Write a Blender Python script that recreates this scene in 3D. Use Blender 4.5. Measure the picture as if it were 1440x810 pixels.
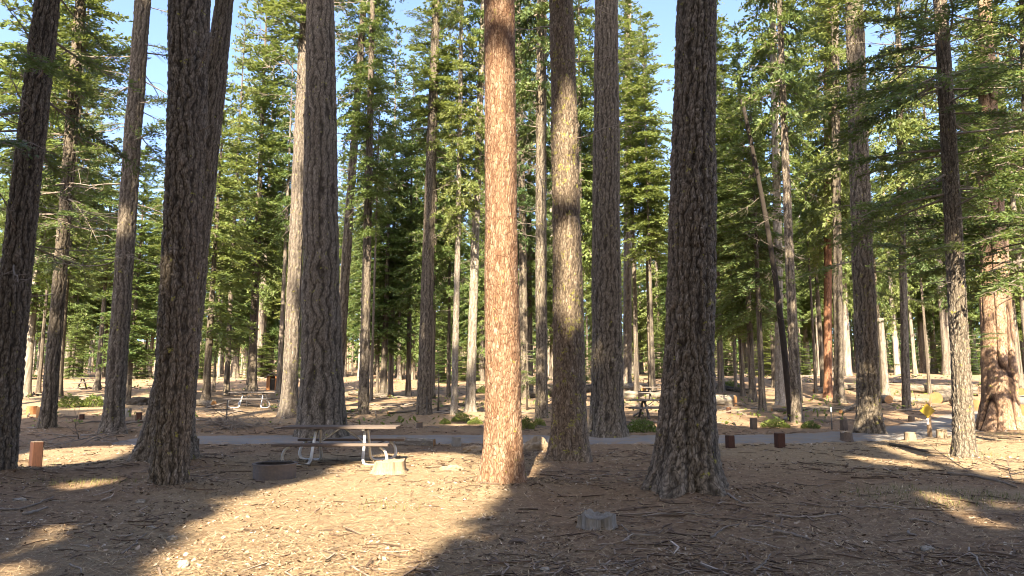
import bpy, math, numpy as np
from mathutils import Vector, Matrix
R = math.radians
for o in list(bpy.data.objects):
    bpy.data.objects.remove(o)
scene = bpy.context.scene
COL = scene.collection

# ---------------------------------------------------------------- camera
CAM_H = 1.6
F_PX = 1000.0                       # focal length in pixels of a 1440 wide frame
PITCH = math.atan(135.0 / F_PX)
cam_d = bpy.data.cameras.new('camera')
cam = bpy.data.objects.new('camera', cam_d)
COL.objects.link(cam)
cam.location = (0, 0, CAM_H)
cam.rotation_euler = (math.pi / 2 + PITCH, 0, 0)
cam_d.sensor_width = 36.0
cam_d.lens = 36.0 * F_PX / 1440.0
cam_d.clip_start = 0.1
cam_d.clip_end = 3000
scene.camera = cam

# ---------------------------------------------------------------- light
SUN_AZ = R(6.0)                     # direction of travel, from +Y towards +X
SUN_EL = R(40.0)
world = bpy.data.worlds.new('World')
scene.world = world
world.use_nodes = True
wn = world.node_tree.nodes
wl = world.node_tree.links
bg = wn['Background']
sky = wn.new('ShaderNodeTexSky')
sky.sky_type = 'NISHITA'
sky.sun_disc = False
sky.sun_elevation = SUN_EL
sky.sun_rotation = math.pi + SUN_AZ
sky.altitude = 1500
sky.air_density = 0.6
sky.dust_density = 9.0
sky.ozone_density = 6.0
wl.new(sky.outputs[0], bg.inputs[0])
bg.inputs[1].default_value = 0.11
sun_d = bpy.data.lights.new('sun', 'SUN')
sun_d.energy = 3.5
sun_d.angle = R(0.5)
sun_d.color = (1.0, 0.94, 0.82)
sun = bpy.data.objects.new('sun', sun_d)
COL.objects.link(sun)
LD = Vector((math.sin(SUN_AZ) * math.cos(SUN_EL), math.cos(SUN_AZ) * math.cos(SUN_EL), -math.sin(SUN_EL)))
sun.rotation_euler = LD.to_track_quat('-Z', 'Y').to_euler()
sun.location = (0, 0, 40)
scene.view_settings.view_transform = 'Standard'
scene.view_settings.look = 'None'
scene.view_settings.exposure = 3.05
scene.view_settings.gamma = 1.0
scene.view_settings.use_white_balance = True      # the camera's own daylight-shade balance
scene.view_settings.white_balance_temperature = 7800
scene.view_settings.white_balance_tint = 10
scene.cycles.filter_width = 1.0
scene.cycles.max_bounces = 6
scene.cycles.diffuse_bounces = 4
scene.cycles.glossy_bounces = 2
scene.cycles.transmission_bounces = 3

rng = np.random.default_rng(7)

# ---------------------------------------------------------------- helpers
def link(o, parent=None):
    COL.objects.link(o)
    if parent is not None:
        o.parent = parent
    return o

def mesh(name, V, F, mats, smooth=False, uv=None, attrs=None, mi=None):
    """F: list of arrays (n,3)/(n,4)"""
    if not isinstance(F, list):
        F = [F]
    F = [np.asarray(f, dtype=np.int32) for f in F if len(f)]
    V = np.asarray(V, dtype=np.float32)
    me = bpy.data.meshes.new(name)
    me.vertices.add(len(V))
    me.vertices.foreach_set('co', V.ravel())
    idx = np.concatenate([f.ravel() for f in F])
    tot = np.concatenate([np.full(len(f), f.shape[1], np.int32) for f in F])
    st = np.concatenate([[0], np.cumsum(tot)[:-1]]).astype(np.int32)
    me.loops.add(len(idx))
    me.loops.foreach_set('vertex_index', idx)
    me.polygons.add(len(tot))
    me.polygons.foreach_set('loop_start', st)
    me.polygons.foreach_set('loop_total', tot)
    me.polygons.foreach_set('use_smooth', np.full(len(tot), smooth, bool))
    if mi is not None:
        me.polygons.foreach_set('material_index', np.asarray(mi, np.int32))
    if uv is not None:
        l = me.uv_layers.new(name='UVMap')
        uvl = np.asarray(uv, np.float32)
        if len(uvl) == len(V):
            uvl = uvl[idx]
        l.data.foreach_set('uv', uvl.ravel())
    if attrs:
        for k, a in attrs.items():
            at = me.attributes.new(k, 'FLOAT', 'POINT')
            at.data.foreach_set('value', np.asarray(a, np.float32))
    for m in (mats if isinstance(mats, (list, tuple)) else [mats]):
        me.materials.append(m)
    me.update()
    me.validate()
    return me

def obj(name, me, parent=None, loc=None, rot=None, scale=None):
    o = bpy.data.objects.new(name, me)
    link(o, parent)
    if loc is not None: o.location = loc
    if rot is not None: o.rotation_euler = rot
    if scale is not None: o.scale = scale
    return o

def tag(o, label=None, cat=None, group=None, kind=None):
    if label: o['label'] = label
    if cat: o['category'] = cat
    if group: o['group'] = group
    if kind: o['kind'] = kind
    return o

def thing(name, label, cat, loc=(0, 0, 0), rz=0.0, group=None):
    o = bpy.data.objects.new(name, None)
    o.empty_display_size = 0.2
    link(o)
    o.location = loc
    o.rotation_euler = (0, 0, rz)
    return tag(o, label, cat, group)

class MB:
    """collects simple shapes into one mesh"""
    def __init__(s):
        s.V = []; s.Q = []; s.T = []; s.n = 0
    def add(s, V, Q=(), T=()):
        s.V.append(np.asarray(V, float))
        if len(Q): s.Q.append(np.asarray(Q) + s.n)
        if len(T): s.T.append(np.asarray(T) + s.n)
        s.n += len(V)
    def box(s, c, size, rz=0, bev=0.0):
        c = np.array(c, float); h = np.array(size, float) / 2
        b = min(bev, h.min() * 0.6)
        co, si = math.cos(rz), math.sin(rz)
        if b <= 0:
            V = np.array([[x, y, z] for z in (-1, 1) for y in (-1, 1) for x in (-1, 1)], float) * h
            Q = [[0, 2, 3, 1], [4, 5, 7, 6], [0, 1, 5, 4], [2, 6, 7, 3], [0, 4, 6, 2], [1, 3, 7, 5]]
            T = []
        else:
            V = []; ids = {}
            for sx in (-1, 1):
                for sy in (-1, 1):
                    for sz in (-1, 1):
                        for ax in range(3):
                            p = np.array([sx, sy, sz], float) * (h - b)
                            p[ax] = (sx, sy, sz)[ax] * h[ax]
                            ids[(sx, sy, sz, ax)] = len(V); V.append(p)
            V = np.array(V); Q = []; T = []
            sg = [(-1, -1), (1, -1), (1, 1), (-1, 1)]
            for ax in range(3):
                for d in (-1, 1):
                    q = []
                    for a, bb in sg:
                        k = [0, 0, 0]; k[ax] = d; k[(ax + 1) % 3] = a; k[(ax + 2) % 3] = bb
                        q.append(ids[(*k, ax)])
                    Q.append(q if d > 0 else q[::-1])
            for ax in range(3):
                a1, a2 = (ax + 1) % 3, (ax + 2) % 3
                for d1 in (-1, 1):
                    for d2 in (-1, 1):
                        k0 = [0, 0, 0]; k1 = [0, 0, 0]
                        k0[ax] = -1; k1[ax] = 1
                        k0[a1] = k1[a1] = d1; k0[a2] = k1[a2] = d2
                        q = [ids[(*k0, a1)], ids[(*k1, a1)], ids[(*k1, a2)], ids[(*k0, a2)]]
                        Q.append(q if d1 * d2 < 0 else q[::-1])
            for sx in (-1, 1):
                for sy in (-1, 1):
                    for sz in (-1, 1):
                        t = [ids[(sx, sy, sz, a)] for a in range(3)]
                        T.append(t if sx * sy * sz > 0 else t[::-1])
        V = V @ np.array([[co, si, 0], [-si, co, 0], [0, 0, 1]]) + c
        s.add(V, Q, T)
    def tube(s, P, r, n=8, caps=True):
        P = np.array(P, float); m = len(P)
        r = np.full(m, r, float) if np.isscalar(r) else np.array(r, float)
        D = np.gradient(P, axis=0)
        D /= np.linalg.norm(D, axis=1)[:, None] + 1e-9
        up = np.array([0, 0, 1.0]) if abs(D[0][2]) < 0.9 else np.array([1.0, 0, 0])
        A = np.cross(D, up)
        bad = np.linalg.norm(A, axis=1) < 0.2
        A[bad] = np.cross(D[bad], np.array([0, 1.0, 0]) if abs(D[0][2]) >= 0.9 else np.array([1.0, 0, 0]))
        A /= np.linalg.norm(A, axis=1)[:, None] + 1e-9
        B = np.cross(D, A)
        th = np.arange(n) * 2 * math.pi / n
        V = (P[:, None] + r[:, None, None] * (np.cos(th)[None, :, None] * A[:, None] + np.sin(th)[None, :, None] * B[:, None])).reshape(-1, 3)
        i = np.arange(m - 1)[:, None] * n; j = np.arange(n)[None]; j2 = (j + 1) % n
        Q = np.stack([i + j, i + j2, i + n + j2, i + n + j], -1).reshape(-1, 4)
        T = []
        if caps:
            V = np.vstack([V, P[:1], P[-1:]])
            c0, c1 = m * n, m * n + 1
            for k in range(n):
                k2 = (k + 1) % n
                T.append([c0, k2, k]); T.append([c1, (m - 1) * n + k, (m - 1) * n + k2])
        s.add(V, Q, T)
    def mesh(s, name, mat, smooth=False):
        F = []
        if s.Q: F.append(np.vstack(s.Q))
        if s.T: F.append(np.vstack(s.T))
        return mesh(name, np.vstack(s.V), F, mat, smooth)
    def obj(s, name, mat, parent=None, smooth=False, **k):
        return obj(name, s.mesh(name, mat, smooth), parent, **k)

def smooth_path(P, k=4):
    """Catmull-Rom through the points"""
    P = np.array(P, float)
    Q = np.vstack([2 * P[0] - P[1], P, 2 * P[-1] - P[-2]])
    out = []
    for i in range(len(P) - 1):
        p0, p1, p2, p3 = Q[i:i + 4]
        for t in np.arange(k) / k:
            out.append(0.5 * (2 * p1 + (p2 - p0) * t + (2 * p0 - 5 * p1 + 4 * p2 - p3) * t * t + (3 * p1 - p0 - 3 * p2 + p3) * t ** 3))
    out.append(P[-1])
    return np.array(out)

# value noise, 2-D, vectorised
def _h(ix, iy, seed):
    n = (ix.astype(np.int64) * 374761393 + iy.astype(np.int64) * 668265263 + seed * 1442695041) & 0x7fffffff
    n = ((n ^ (n >> 13)) * 1274126177) & 0x7fffffff
    n = (n ^ (n >> 16)) & 0xffff
    return n / 65535.0
def noise2(x, y, seed=0, wrapx=None):
    x = np.asarray(x, float); y = np.asarray(y, float)
    ix = np.floor(x); iy = np.floor(y); fx = x - ix; fy = y - iy
    fx = fx * fx * (3 - 2 * fx); fy = fy * fy * (3 - 2 * fy)
    ix = ix.astype(int); iy = iy.astype(int); ix1 = ix + 1
    if wrapx: ix = ix % wrapx; ix1 = ix1 % wrapx
    a = _h(ix, iy, seed); b = _h(ix1, iy, seed); c = _h(ix, iy + 1, seed); d = _h(ix1, iy + 1, seed)
    return (a * (1 - fx) + b * fx) * (1 - fy) + (c * (1 - fx) + d * fx) * fy
def fbm(x, y, seed=0, o=4):
    s = 0; a = 0.5
    for k in range(o):
        s = s + a * noise2(x * 2 ** k + 17.3 * k, y * 2 ** k - 9.1 * k, seed + k); a *= 0.5
    return s / (1 - 0.5 ** o)
def worley(x, y, seed, wrapx):
    """F1, F2, cell random; x periodic with integer period wrapx"""
    ix = np.floor(x).astype(int); iy = np.floor(y).astype(int)
    F1 = np.full(x.shape, 9.0); F2 = np.full(x.shape, 9.0); C = np.zeros(x.shape)
    for dx in (-1, 0, 1):
        for dy in (-1, 0, 1):
            cx = ix + dx; cy = iy + dy; wx = cx % wrapx
            px = cx + 0.1 + 0.8 * _h(wx, cy, seed); py = cy + 0.1 + 0.8 * _h(wx, cy, seed + 5)
            d = np.hypot(px - x, py - y); r = _h(wx, cy, seed + 9)
            c = d < F1
            F2 = np.where(c, F1, np.minimum(F2, d)); C = np.where(c, r, C); F1 = np.where(c, d, F1)
    return F1, F2, C
def sstep(a, b, x):
    t = np.clip((x - a) / (b - a), 0, 1)
    return t * t * (3 - 2 * t)

# ---------------------------------------------------------------- terrain
ROAD = smooth_path([(-10.8, 20.6), (-6, 21.0), (0, 21.0), (4, 21.0), (8, 21.3), (11.5, 22.8), (14.5, 25.2), (18.5, 29), (23.5, 34), (45, 55)], 8)
ROAD_W = 3.2
def road_dist(x, y):
    x = np.asarray(x, float); y = np.asarray(y, float)
    d = np.full(x.shape, 1e9)
    for a, b in zip(ROAD[:-1], ROAD[1:]):
        v = b - a
        t = np.clip(((x - a[0]) * v[0] + (y - a[1]) * v[1]) / (v @ v), 0, 1)
        d = np.minimum(d, np.hypot(x - a[0] - t * v[0], y - a[1] - t * v[1]))
    return d
def h_smooth(x, y):
    x = np.asarray(x, float); y = np.asarray(y, float)
    r = np.maximum(y - 20, 0)
    z = 0.027 * r * sstep(0, 16, r)
    z = z + 0.9 * sstep(4, 22, x) * sstep(29, 60, y) * (1 - sstep(90, 200, y))
    z = z + 0.5 * sstep(-6, -24, x) * sstep(24, 50, y)
    z = np.where(y > 140, 0.027 * 120 + (z - 0.027 * r) + 0.012 * (y - 140), z)
    q = np.maximum(y - 180, 0); z = z + 0.07 * q * sstep(0, 90, q) * (1 - 0.5 * sstep(400, 1400, y))
    return z
MOUNDS = []          # (x, y, height, radius), litter heaped round the trunks
def height(x, y):
    x = np.asarray(x, float); y = np.asarray(y, float)
    z = h_smooth(x, y)
    n = 0.16 * (fbm(x / 3.2, y / 3.2, 3) - 0.5) + 0.045 * (fbm(x / 0.55, y / 0.55, 11, 3) - 0.5)
    far = sstep(30, 60, y)
    n = n + far * 0.7 * (fbm(x / 14, y / 14, 21, 3) - 0.5)
    for mx, my, mh, mr in MOUNDS:
        n = n + mh * np.exp(-((x - mx) ** 2 + (y - my) ** 2) / (mr * mr))
    return z + n * sstep(ROAD_W / 2 - 0.2, ROAD_W / 2 + 1.2, road_dist(x, y))

CP, SP = math.cos(PITCH), math.sin(PITCH)
def ray(px, py):
    cx, cy = (px - 720) / F_PX, (405 - py) / F_PX
    return Vector((cx, CP - cy * SP, SP + cy * CP))
def ground(px, py):
    d = ray(px, py)
    t = 3.0
    while t < 400:
        p = d * t
        if CAM_H + p.z <= float(h_smooth(p.x, p.y)):
            break
        t += 0.02 if t < 40 else 0.1
    p = d * t
    return Vector((p.x, p.y, float(height(p.x, p.y))))
def at_depth(px, py, Y):
    d = ray(px, py); t = Y / d.y
    return Vector((d.x * t, Y, CAM_H + d.z * t))
def depth(p):
    return p[1] * CP + (p[2] - CAM_H) * SP
def gz(x, y):
    return float(height(x, y))

# ---------------------------------------------------------------- materials
class NT:
    def __init__(s, name):
        s.m = bpy.data.materials.new(name); s.m.use_nodes = True
        s.t = s.m.node_tree; s.t.nodes.clear()
        s.out = s.n('ShaderNodeOutputMaterial')
    def n(s, typ, **k):
        x = s.t.nodes.new(typ)
        for a, b in k.items(): setattr(x, a, b)
        return x
    def l(s, a, b): s.t.links.new(a, b)
    def val(s, sock, v):
        if hasattr(v, 'type') and hasattr(v, 'links'): s.l(v, sock)
        else: sock.default_value = v
    def math(s, op, a, b=None, clamp=False):
        x = s.n('ShaderNodeMath', operation=op, use_clamp=clamp)
        s.val(x.inputs[0], a)
        if b is not None: s.val(x.inputs[1], b)
        return x.outputs[0]
    def mix(s, f, a, b, blend='MIX'):
        x = s.n('ShaderNodeMix', data_type='RGBA', blend_type=blend)
        s.val(x.inputs[0], f)
        s.val(x.inputs[6], (*a, 1) if isinstance(a, tuple) and len(a) == 3 else a)
        s.val(x.inputs[7], (*b, 1) if isinstance(b, tuple) and len(b) == 3 else b)
        return x.outputs[2]
    def noise(s, vec, scale, detail=4, rough=0.6):
        x = s.n('ShaderNodeTexNoise'); s.l(vec, x.inputs['Vector'])
        x.inputs['Scale'].default_value = scale; x.inputs['Detail'].default_value = detail; x.inputs['Roughness'].default_value = rough
        return x.outputs[0]
    def vor(s, vec, scale, feature='F1', out=0, rnd=1.0):
        x = s.n('ShaderNodeTexVoronoi', feature=feature); s.l(vec, x.inputs['Vector'])
        x.inputs['Scale'].default_value = scale; x.inputs['Randomness'].default_value = rnd
        return x.outputs[out]
    def ramp(s, f, stops, interp='LINEAR'):
        x = s.n('ShaderNodeValToRGB'); s.l(f, x.inputs[0])
        e = x.color_ramp.elements; x.color_ramp.interpolation = interp
        while len(e) > 1: e.remove(e[0])
        e[0].position = stops[0][0]; e[0].color = (*stops[0][1], 1)
        for p, c in stops[1:]:
            k = e.new(p); k.color = (*c, 1)
        return x.outputs[0]
    def rng(s, f, a, b, c=0.0, d=1.0):
        x = s.n('ShaderNodeMapRange'); s.l(f, x.inputs[0])
        for i, v in enumerate((a, b, c, d)): x.inputs[1 + i].default_value = v
        return x.outputs[0]
    def mapping(s, vec, scale):
        x = s.n('ShaderNodeMapping'); s.l(vec, x.inputs[0]); x.inputs['Scale'].default_value = scale
        return x.outputs[0]
    def coord(s, k='Object'):
        return s.n('ShaderNodeTexCoord').outputs[k]
    def attr(s, name):
        return s.n('ShaderNodeAttribute', attribute_name=name).outputs['Fac']
    def bump(s, h, dist, strength=1.0):
        x = s.n('ShaderNodeBump'); s.l(h, x.inputs['Height'])
        x.inputs['Distance'].default_value = dist; x.inputs['Strength'].default_value = strength
        return x.outputs[0]
    def bsdf(s, col, rough=0.9, normal=None, metallic=0.0, spec=0.2):
        b = s.n('ShaderNodeBsdfPrincipled')
        s.val(b.inputs['Base Color'], (*col, 1) if isinstance(col, tuple) and len(col) == 3 else col)
        s.val(b.inputs['Roughness'], rough)
        b.inputs['Metallic'].default_value = metallic
        b.inputs['Specular IOR Level'].default_value = spec
        if normal is not None: s.l(normal, b.inputs['Normal'])
        s.l(b.outputs[0], s.out.inputs[0])
        return b

def bark_mat(name, plate, plate2, groove, lichen=0.0, flake=0.3, lichen_col=(0.30, 0.29, 0.05), fine=1.0):
    t = NT(name)
    uv = t.coord('UV')
    oi = t.n('ShaderNodeObjectInfo').outputs['Random']
    off = t.n('ShaderNodeVectorMath', operation='ADD'); t.l(uv, off.inputs[0])
    cmb = t.n('ShaderNodeCombineXYZ'); t.l(t.math('MULTIPLY', oi, 37.0), cmb.inputs[2]); t.l(cmb.outputs[0], off.inputs[1])
    uvw = off.outputs[0]
    st = t.mapping(uvw, (1, 0.32, 1))
    cav = t.attr('cav'); rnd = t.attr('rnd')
    n1 = t.noise(st, 9, 5, 0.65)
    n2 = t.noise(st, 45, 4, 0.7)
    wv = t.n('ShaderNodeVectorMath', operation='ADD'); t.l(st, wv.inputs[0])
    nn = t.n('ShaderNodeTexNoise'); t.l(st, nn.inputs['Vector']); nn.inputs['Scale'].default_value = 14
    sc = t.n('ShaderNodeVectorMath', operation='SCALE'); t.l(nn.outputs['Color'], sc.inputs[0]); sc.inputs['Scale'].default_value = 0.06
    t.l(sc.outputs[0], wv.inputs[1])
    cr = t.vor(wv.outputs[0], 26 * fine, 'DISTANCE_TO_EDGE')
    crk = t.rng(cr, 0.0, 0.16)
    cell = t.vor(wv.outputs[0], 26 * fine, 'F1', 1)
    cellv = t.n('ShaderNodeSeparateColor'); t.l(cell, cellv.inputs[0])
    c = t.mix(t.rng(n1, 0.3, 0.7), plate, plate2)
    c = t.mix(t.math('MULTIPLY', t.rng(rnd, 0.55, 1.0), 0.2), c, tuple(min(1, x * 1.5) for x in plate2))
    fl = t.rng(cellv.outputs[0], 1 - flake, 1.0)
    c = t.mix(t.math('MULTIPLY', fl, 0.45), c, tuple(min(1, 0.08 + x * 1.35) for x in plate2))
    c = t.mix(t.rng(n2, 0.45, 0.75), c, groove)
    g = t.math('MULTIPLY', t.rng(cav, 0.10, 0.75), t.rng(cr, 0.0, 0.10, 0.35, 1.0))
    c = t.mix(g, groove, c)
    if lichen > 0:
        ln = t.noise(uvw, 7, 5, 0.6)
        lm = t.rng(ln, 0.66 - 0.18 * lichen, 0.70 - 0.16 * lichen)
        l2 = t.rng(t.noise(uvw, 30, 3, 0.6), 0.42, 0.6)
        c = t.mix(t.math('MULTIPLY', t.math('MULTIPLY', lm, l2), 0.8), c, lichen_col)
    v = t.n('ShaderNodeHueSaturation'); t.l(c, v.inputs['Color']); t.l(t.rng(oi, 0, 1, 0.82, 1.18), v.inputs['Value'])
    hgt = t.math('ADD', t.math('MULTIPLY', crk, 0.55), t.math('MULTIPLY', n2, 0.6))
    t.bsdf(v.outputs[0], 0.92, t.bump(hgt, 0.016, 0.9), spec=0.15)
    return t.m

M = {}
M['bark_dark'] = bark_mat('bark_dark', (0.155, 0.126, 0.096), (0.215, 0.178, 0.138), (0.032, 0.025, 0.018), 0.16, 0.14)
M['bark_lichen'] = bark_mat('bark_lichen', (0.18, 0.135, 0.10), (0.27, 0.21, 0.15), (0.05, 0.036, 0.026), 0.48, 0.3)
M['bark_grey'] = bark_mat('bark_grey', (0.145, 0.119, 0.092), (0.202, 0.168, 0.132), (0.036, 0.028, 0.021), 0.14, 0.16)
M['bark_red'] = bark_mat('bark_red', (0.220, 0.122, 0.073), (0.285, 0.194, 0.132), (0.085, 0.040, 0.023), 0.12, 0.3)
M['bark_cinnamon'] = bark_mat('bark_cinnamon', (0.25, 0.145, 0.09), (0.34, 0.235, 0.165), (0.035, 0.020, 0.014), 0.1, 0.2)
M['bark_rust'] = bark_mat('bark_rust', (0.22, 0.095, 0.050), (0.27, 0.145, 0.085), (0.09, 0.04, 0.025), 0.0, 0.2)
M['bark_pale'] = bark_mat('bark_pale', (0.22, 0.19, 0.155), (0.29, 0.255, 0.21), (0.11, 0.09, 0.07), 0.2, 0.3)
M['bark_far'] = bark_mat('bark_far', (0.165, 0.138, 0.112), (0.245, 0.205, 0.168), (0.06, 0.048, 0.04), 0.3, 0.3)

def foliage_mat(name, dark, mid, light, trans=0.35):
    t = NT(name)
    oi = t.n('ShaderNodeObjectInfo').outputs['Random']
    r = t.attr('rnd')
    n = t.noise(t.coord('Object'), 0.7, 3, 0.6)
    f = t.math('ADD', t.math('MULTIPLY', r, 0.55), t.math('MULTIPLY', n, 0.5))
    c = t.ramp(f, [(0.15, dark), (0.5, mid), (0.85, light)])
    hs = t.n('ShaderNodeHueSaturation'); t.l(c, hs.inputs['Color'])
    t.l(t.rng(oi, 0, 1, 0.475, 0.515), hs.inputs['Hue'])
    t.l(t.rng(oi, 0, 1, 1.15, 0.85), hs.inputs['Value'])
    d = t.n('ShaderNodeBsdfPrincipled'); t.l(hs.outputs[0], d.inputs['Base Color'])
    d.inputs['Roughness'].default_value = 0.55; d.inputs['Specular IOR Level'].default_value = 0.35
    tr = t.n('ShaderNodeBsdfTranslucent'); t.l(t.mix(0.5, hs.outputs[0], (0.16, 0.17, 0.03)), tr.inputs[0])
    mx = t.n('ShaderNodeMixShader'); mx.inputs[0].default_value = trans
    t.l(d.outputs[0], mx.inputs[1]); t.l(tr.outputs[0], mx.inputs[2]); t.l(mx.outputs[0], t.out.inputs[0])
    return t.m
M['needles'] = foliage_mat('needles', (0.045, 0.080, 0.028), (0.092, 0.152, 0.048), (0.148, 0.208, 0.066), 0.5)
M['needles_yellow'] = foliage_mat('needles_yellow', (0.065, 0.095, 0.028), (0.118, 0.168, 0.050), (0.168, 0.215, 0.070), 0.5)
M['needles_dark'] = foliage_mat('needles_dark', (0.032, 0.064, 0.026), (0.062, 0.106, 0.036), (0.110, 0.150, 0.046), 0.35)
M['shrub_leaf'] = foliage_mat('shrub_leaf', (0.05, 0.085, 0.02), (0.10, 0.14, 0.03), (0.16, 0.19, 0.04))

def wood_mat(name, a, b, rough=0.85, scale=(1, 1, 12), bump=0.004, freq=9):
    t = NT(name)
    v = t.mapping(t.coord(), scale)
    n = t.noise(v, freq, 5, 0.65)
    n2 = t.noise(t.coord(), 3, 3)
    c = t.mix(t.rng(n, 0.3, 0.7), a, b)
    c = t.mix(t.rng(n2, 0.4, 0.7, 0, 0.35), c, tuple(x * 0.55 for x in a))
    t.bsdf(c, rough, t.bump(n, bump))
    return t.m
M['twig'] = wood_mat('twig', (0.12, 0.095, 0.075), (0.22, 0.185, 0.155), scale=(3, 3, 3))
M['dead_twig'] = wood_mat('dead_twig', (0.17, 0.140, 0.112), (0.28, 0.235, 0.195), scale=(3, 3, 3))
M['grey_wood'] = wood_mat('grey_wood', (0.13, 0.115, 0.095), (0.29, 0.26, 0.22), scale=(9, 9, 0.7), bump=0.02, freq=6)
M['pale_wood'] = wood_mat('pale_wood', (0.20, 0.145, 0.095), (0.32, 0.245, 0.165), scale=(7, 7, 0.8), bump=0.015, freq=6)
M['cut_wood'] = wood_mat('cut_wood', (0.26, 0.125, 0.05), (0.32, 0.175, 0.08), scale=(4, 4, 4), bump=0.003)
M['table_brown'] = wood_mat('table_brown', (0.085, 0.064, 0.053), (0.135, 0.107, 0.092), 0.65, (0.6, 9, 9), 0.002)
M['table_grey'] = wood_mat('table_grey', (0.10, 0.085, 0.075), (0.17, 0.15, 0.135), 0.7, (0.6, 9, 9), 0.002)
M['post_brown'] = wood_mat('post_brown', (0.044, 0.019, 0.012), (0.072, 0.030, 0.019), 0.75, (8, 8, 0.8), 0.006)
M['stump_dark'] = wood_mat('stump_dark', (0.09, 0.065, 0.05), (0.16, 0.12, 0.09), 0.9, (8, 8, 0.8), 0.012)
M['dark_wood'] = wood_mat('dark_wood', (0.020, 0.016, 0.013), (0.038, 0.030, 0.024), 0.9, (8, 8, 0.8), 0.012)
M['hut_wood'] = wood_mat('hut_wood', (0.30, 0.12, 0.05), (0.40, 0.18, 0.08), 0.8, (1, 1, 8), 0.004)
M['sign_post'] = wood_mat('sign_post', (0.20, 0.13, 0.08), (0.26, 0.18, 0.115), 0.8, (9, 9, 1), 0.004)

def metal_mat(name, a, b, rough, metallic=0.6):
    t = NT(name)
    n = t.noise(t.coord(), 14, 5, 0.65)
    t.bsdf(t.mix(t.rng(n, 0.35, 0.68), a, b), t.rng(n, 0.2, 0.8, rough - 0.1, rough + 0.15), t.bump(n, 0.002), metallic, 0.4)
    return t.m
M['galvanised'] = metal_mat('galvanised', (0.50, 0.50, 0.49), (0.62, 0.62, 0.60), 0.5, 0.5)
M['ring_steel'] = metal_mat('ring_steel', (0.10, 0.085, 0.075), (0.16, 0.125, 0.105), 0.65, 0.3)
M['post_steel'] = metal_mat('post_steel', (0.06, 0.055, 0.05), (0.10, 0.09, 0.08), 0.7, 0.3)
M['sign_yellow'] = metal_mat('sign_yellow', (0.30, 0.20, 0.022), (0.36, 0.25, 0.035), 0.5, 0.0)
M['tag_white'] = metal_mat('tag_white', (0.72, 0.72, 0.70), (0.78, 0.78, 0.76), 0.5, 0.0)
M['ash'] = metal_mat('ash', (0.10, 0.095, 0.09), (0.22, 0.21, 0.20), 0.95, 0.0)
M['roof_dark'] = metal_mat('roof_dark', (0.07, 0.06, 0.055), (0.11, 0.09, 0.08), 0.8, 0.0)
M['near_black'] = metal_mat('near_black', (0.03, 0.025, 0.02), (0.05, 0.04, 0.03), 0.9, 0.0)  # even, very dark brown for the log heap and the hut door

def stone_mat():
    t = NT('stone')
    n = t.noise(t.coord(), 9, 6, 0.7)
    t.bsdf(t.mix(t.rng(n, 0.3, 0.7), (0.17, 0.148, 0.12), (0.30, 0.27, 0.225)), 0.9, t.bump(n, 0.02))
    return t.m
M['stone'] = stone_mat()

def litter_mat(name, stops, rough=0.9):
    t = NT(name)
    c = t.ramp(t.attr('rnd'), stops)
    t.bsdf(c, rough, spec=0.2)
    return t.m
M['needle_litter'] = litter_mat('needle_litter', [(0, (0.10, 0.06, 0.035)), (0.4, (0.22, 0.135, 0.075)), (0.75, (0.33, 0.23, 0.13)), (1, (0.46, 0.36, 0.23))])
M['chips'] = litter_mat('chips', [(0, (0.05, 0.033, 0.022)), (0.5, (0.17, 0.11, 0.07)), (0.76, (0.27, 0.20, 0.14)), (0.93, (0.36, 0.29, 0.22)), (1, (0.52, 0.46, 0.38))])
M['twigs'] = litter_mat('twigs', [(0, (0.07, 0.045, 0.032)), (0.55, (0.17, 0.12, 0.088)), (0.9, (0.27, 0.21, 0.165)), (1, (0.40, 0.34, 0.28))])
M['grass'] = litter_mat('grass', [(0, (0.06, 0.08, 0.02)), (1, (0.20, 0.20, 0.07))])

def ground_mat():
    t = NT('ground')
    p = t.coord('Object')
    straw_sun_tint = t.attr('straw_sun_tint')  # mask of straw litter plus painted sun patches
    a = t.noise(p, 0.55, 5, 0.6)
    b = t.noise(p, 6.0, 6, 0.7)
    c1 = t.noise(p, 55, 4, 0.75)
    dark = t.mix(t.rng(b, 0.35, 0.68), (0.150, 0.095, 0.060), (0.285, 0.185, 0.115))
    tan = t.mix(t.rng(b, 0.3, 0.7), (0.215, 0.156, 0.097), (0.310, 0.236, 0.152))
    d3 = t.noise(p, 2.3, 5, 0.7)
    f = t.math('ADD', t.math('MULTIPLY', straw_sun_tint, t.rng(d3, 0.25, 0.55, 0.55, 1.0)), t.math('MULTIPLY', t.rng(a, 0.42, 0.7), 0.45), True)
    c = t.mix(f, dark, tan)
    c = t.mix(t.rng(c1, 0.5, 0.72, 0, 0.7), c, (0.06, 0.043, 0.032))
    sp = t.vor(p, 30, 'F1', 0)
    cs = t.n('ShaderNodeSeparateColor'); t.l(t.vor(p, 30, 'F1', 1), cs.inputs[0])
    chip = t.math('MULTIPLY', t.math('LESS_THAN', sp, 0.32), t.math('GREATER_THAN', cs.outputs[0], 0.88))
    c = t.mix(t.math('MULTIPLY', chip, 0.7), c, (0.40, 0.34, 0.27))
    v1 = t.vor(p, 24, 'F1', 0)
    h = t.math('ADD', t.math('MULTIPLY', c1, 0.9), t.math('MULTIPLY', v1, 0.5))
    t.bsdf(c, 0.95, t.bump(h, 0.03, 1.0), spec=0.1)
    return t.m
M['ground'] = ground_mat()
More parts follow.
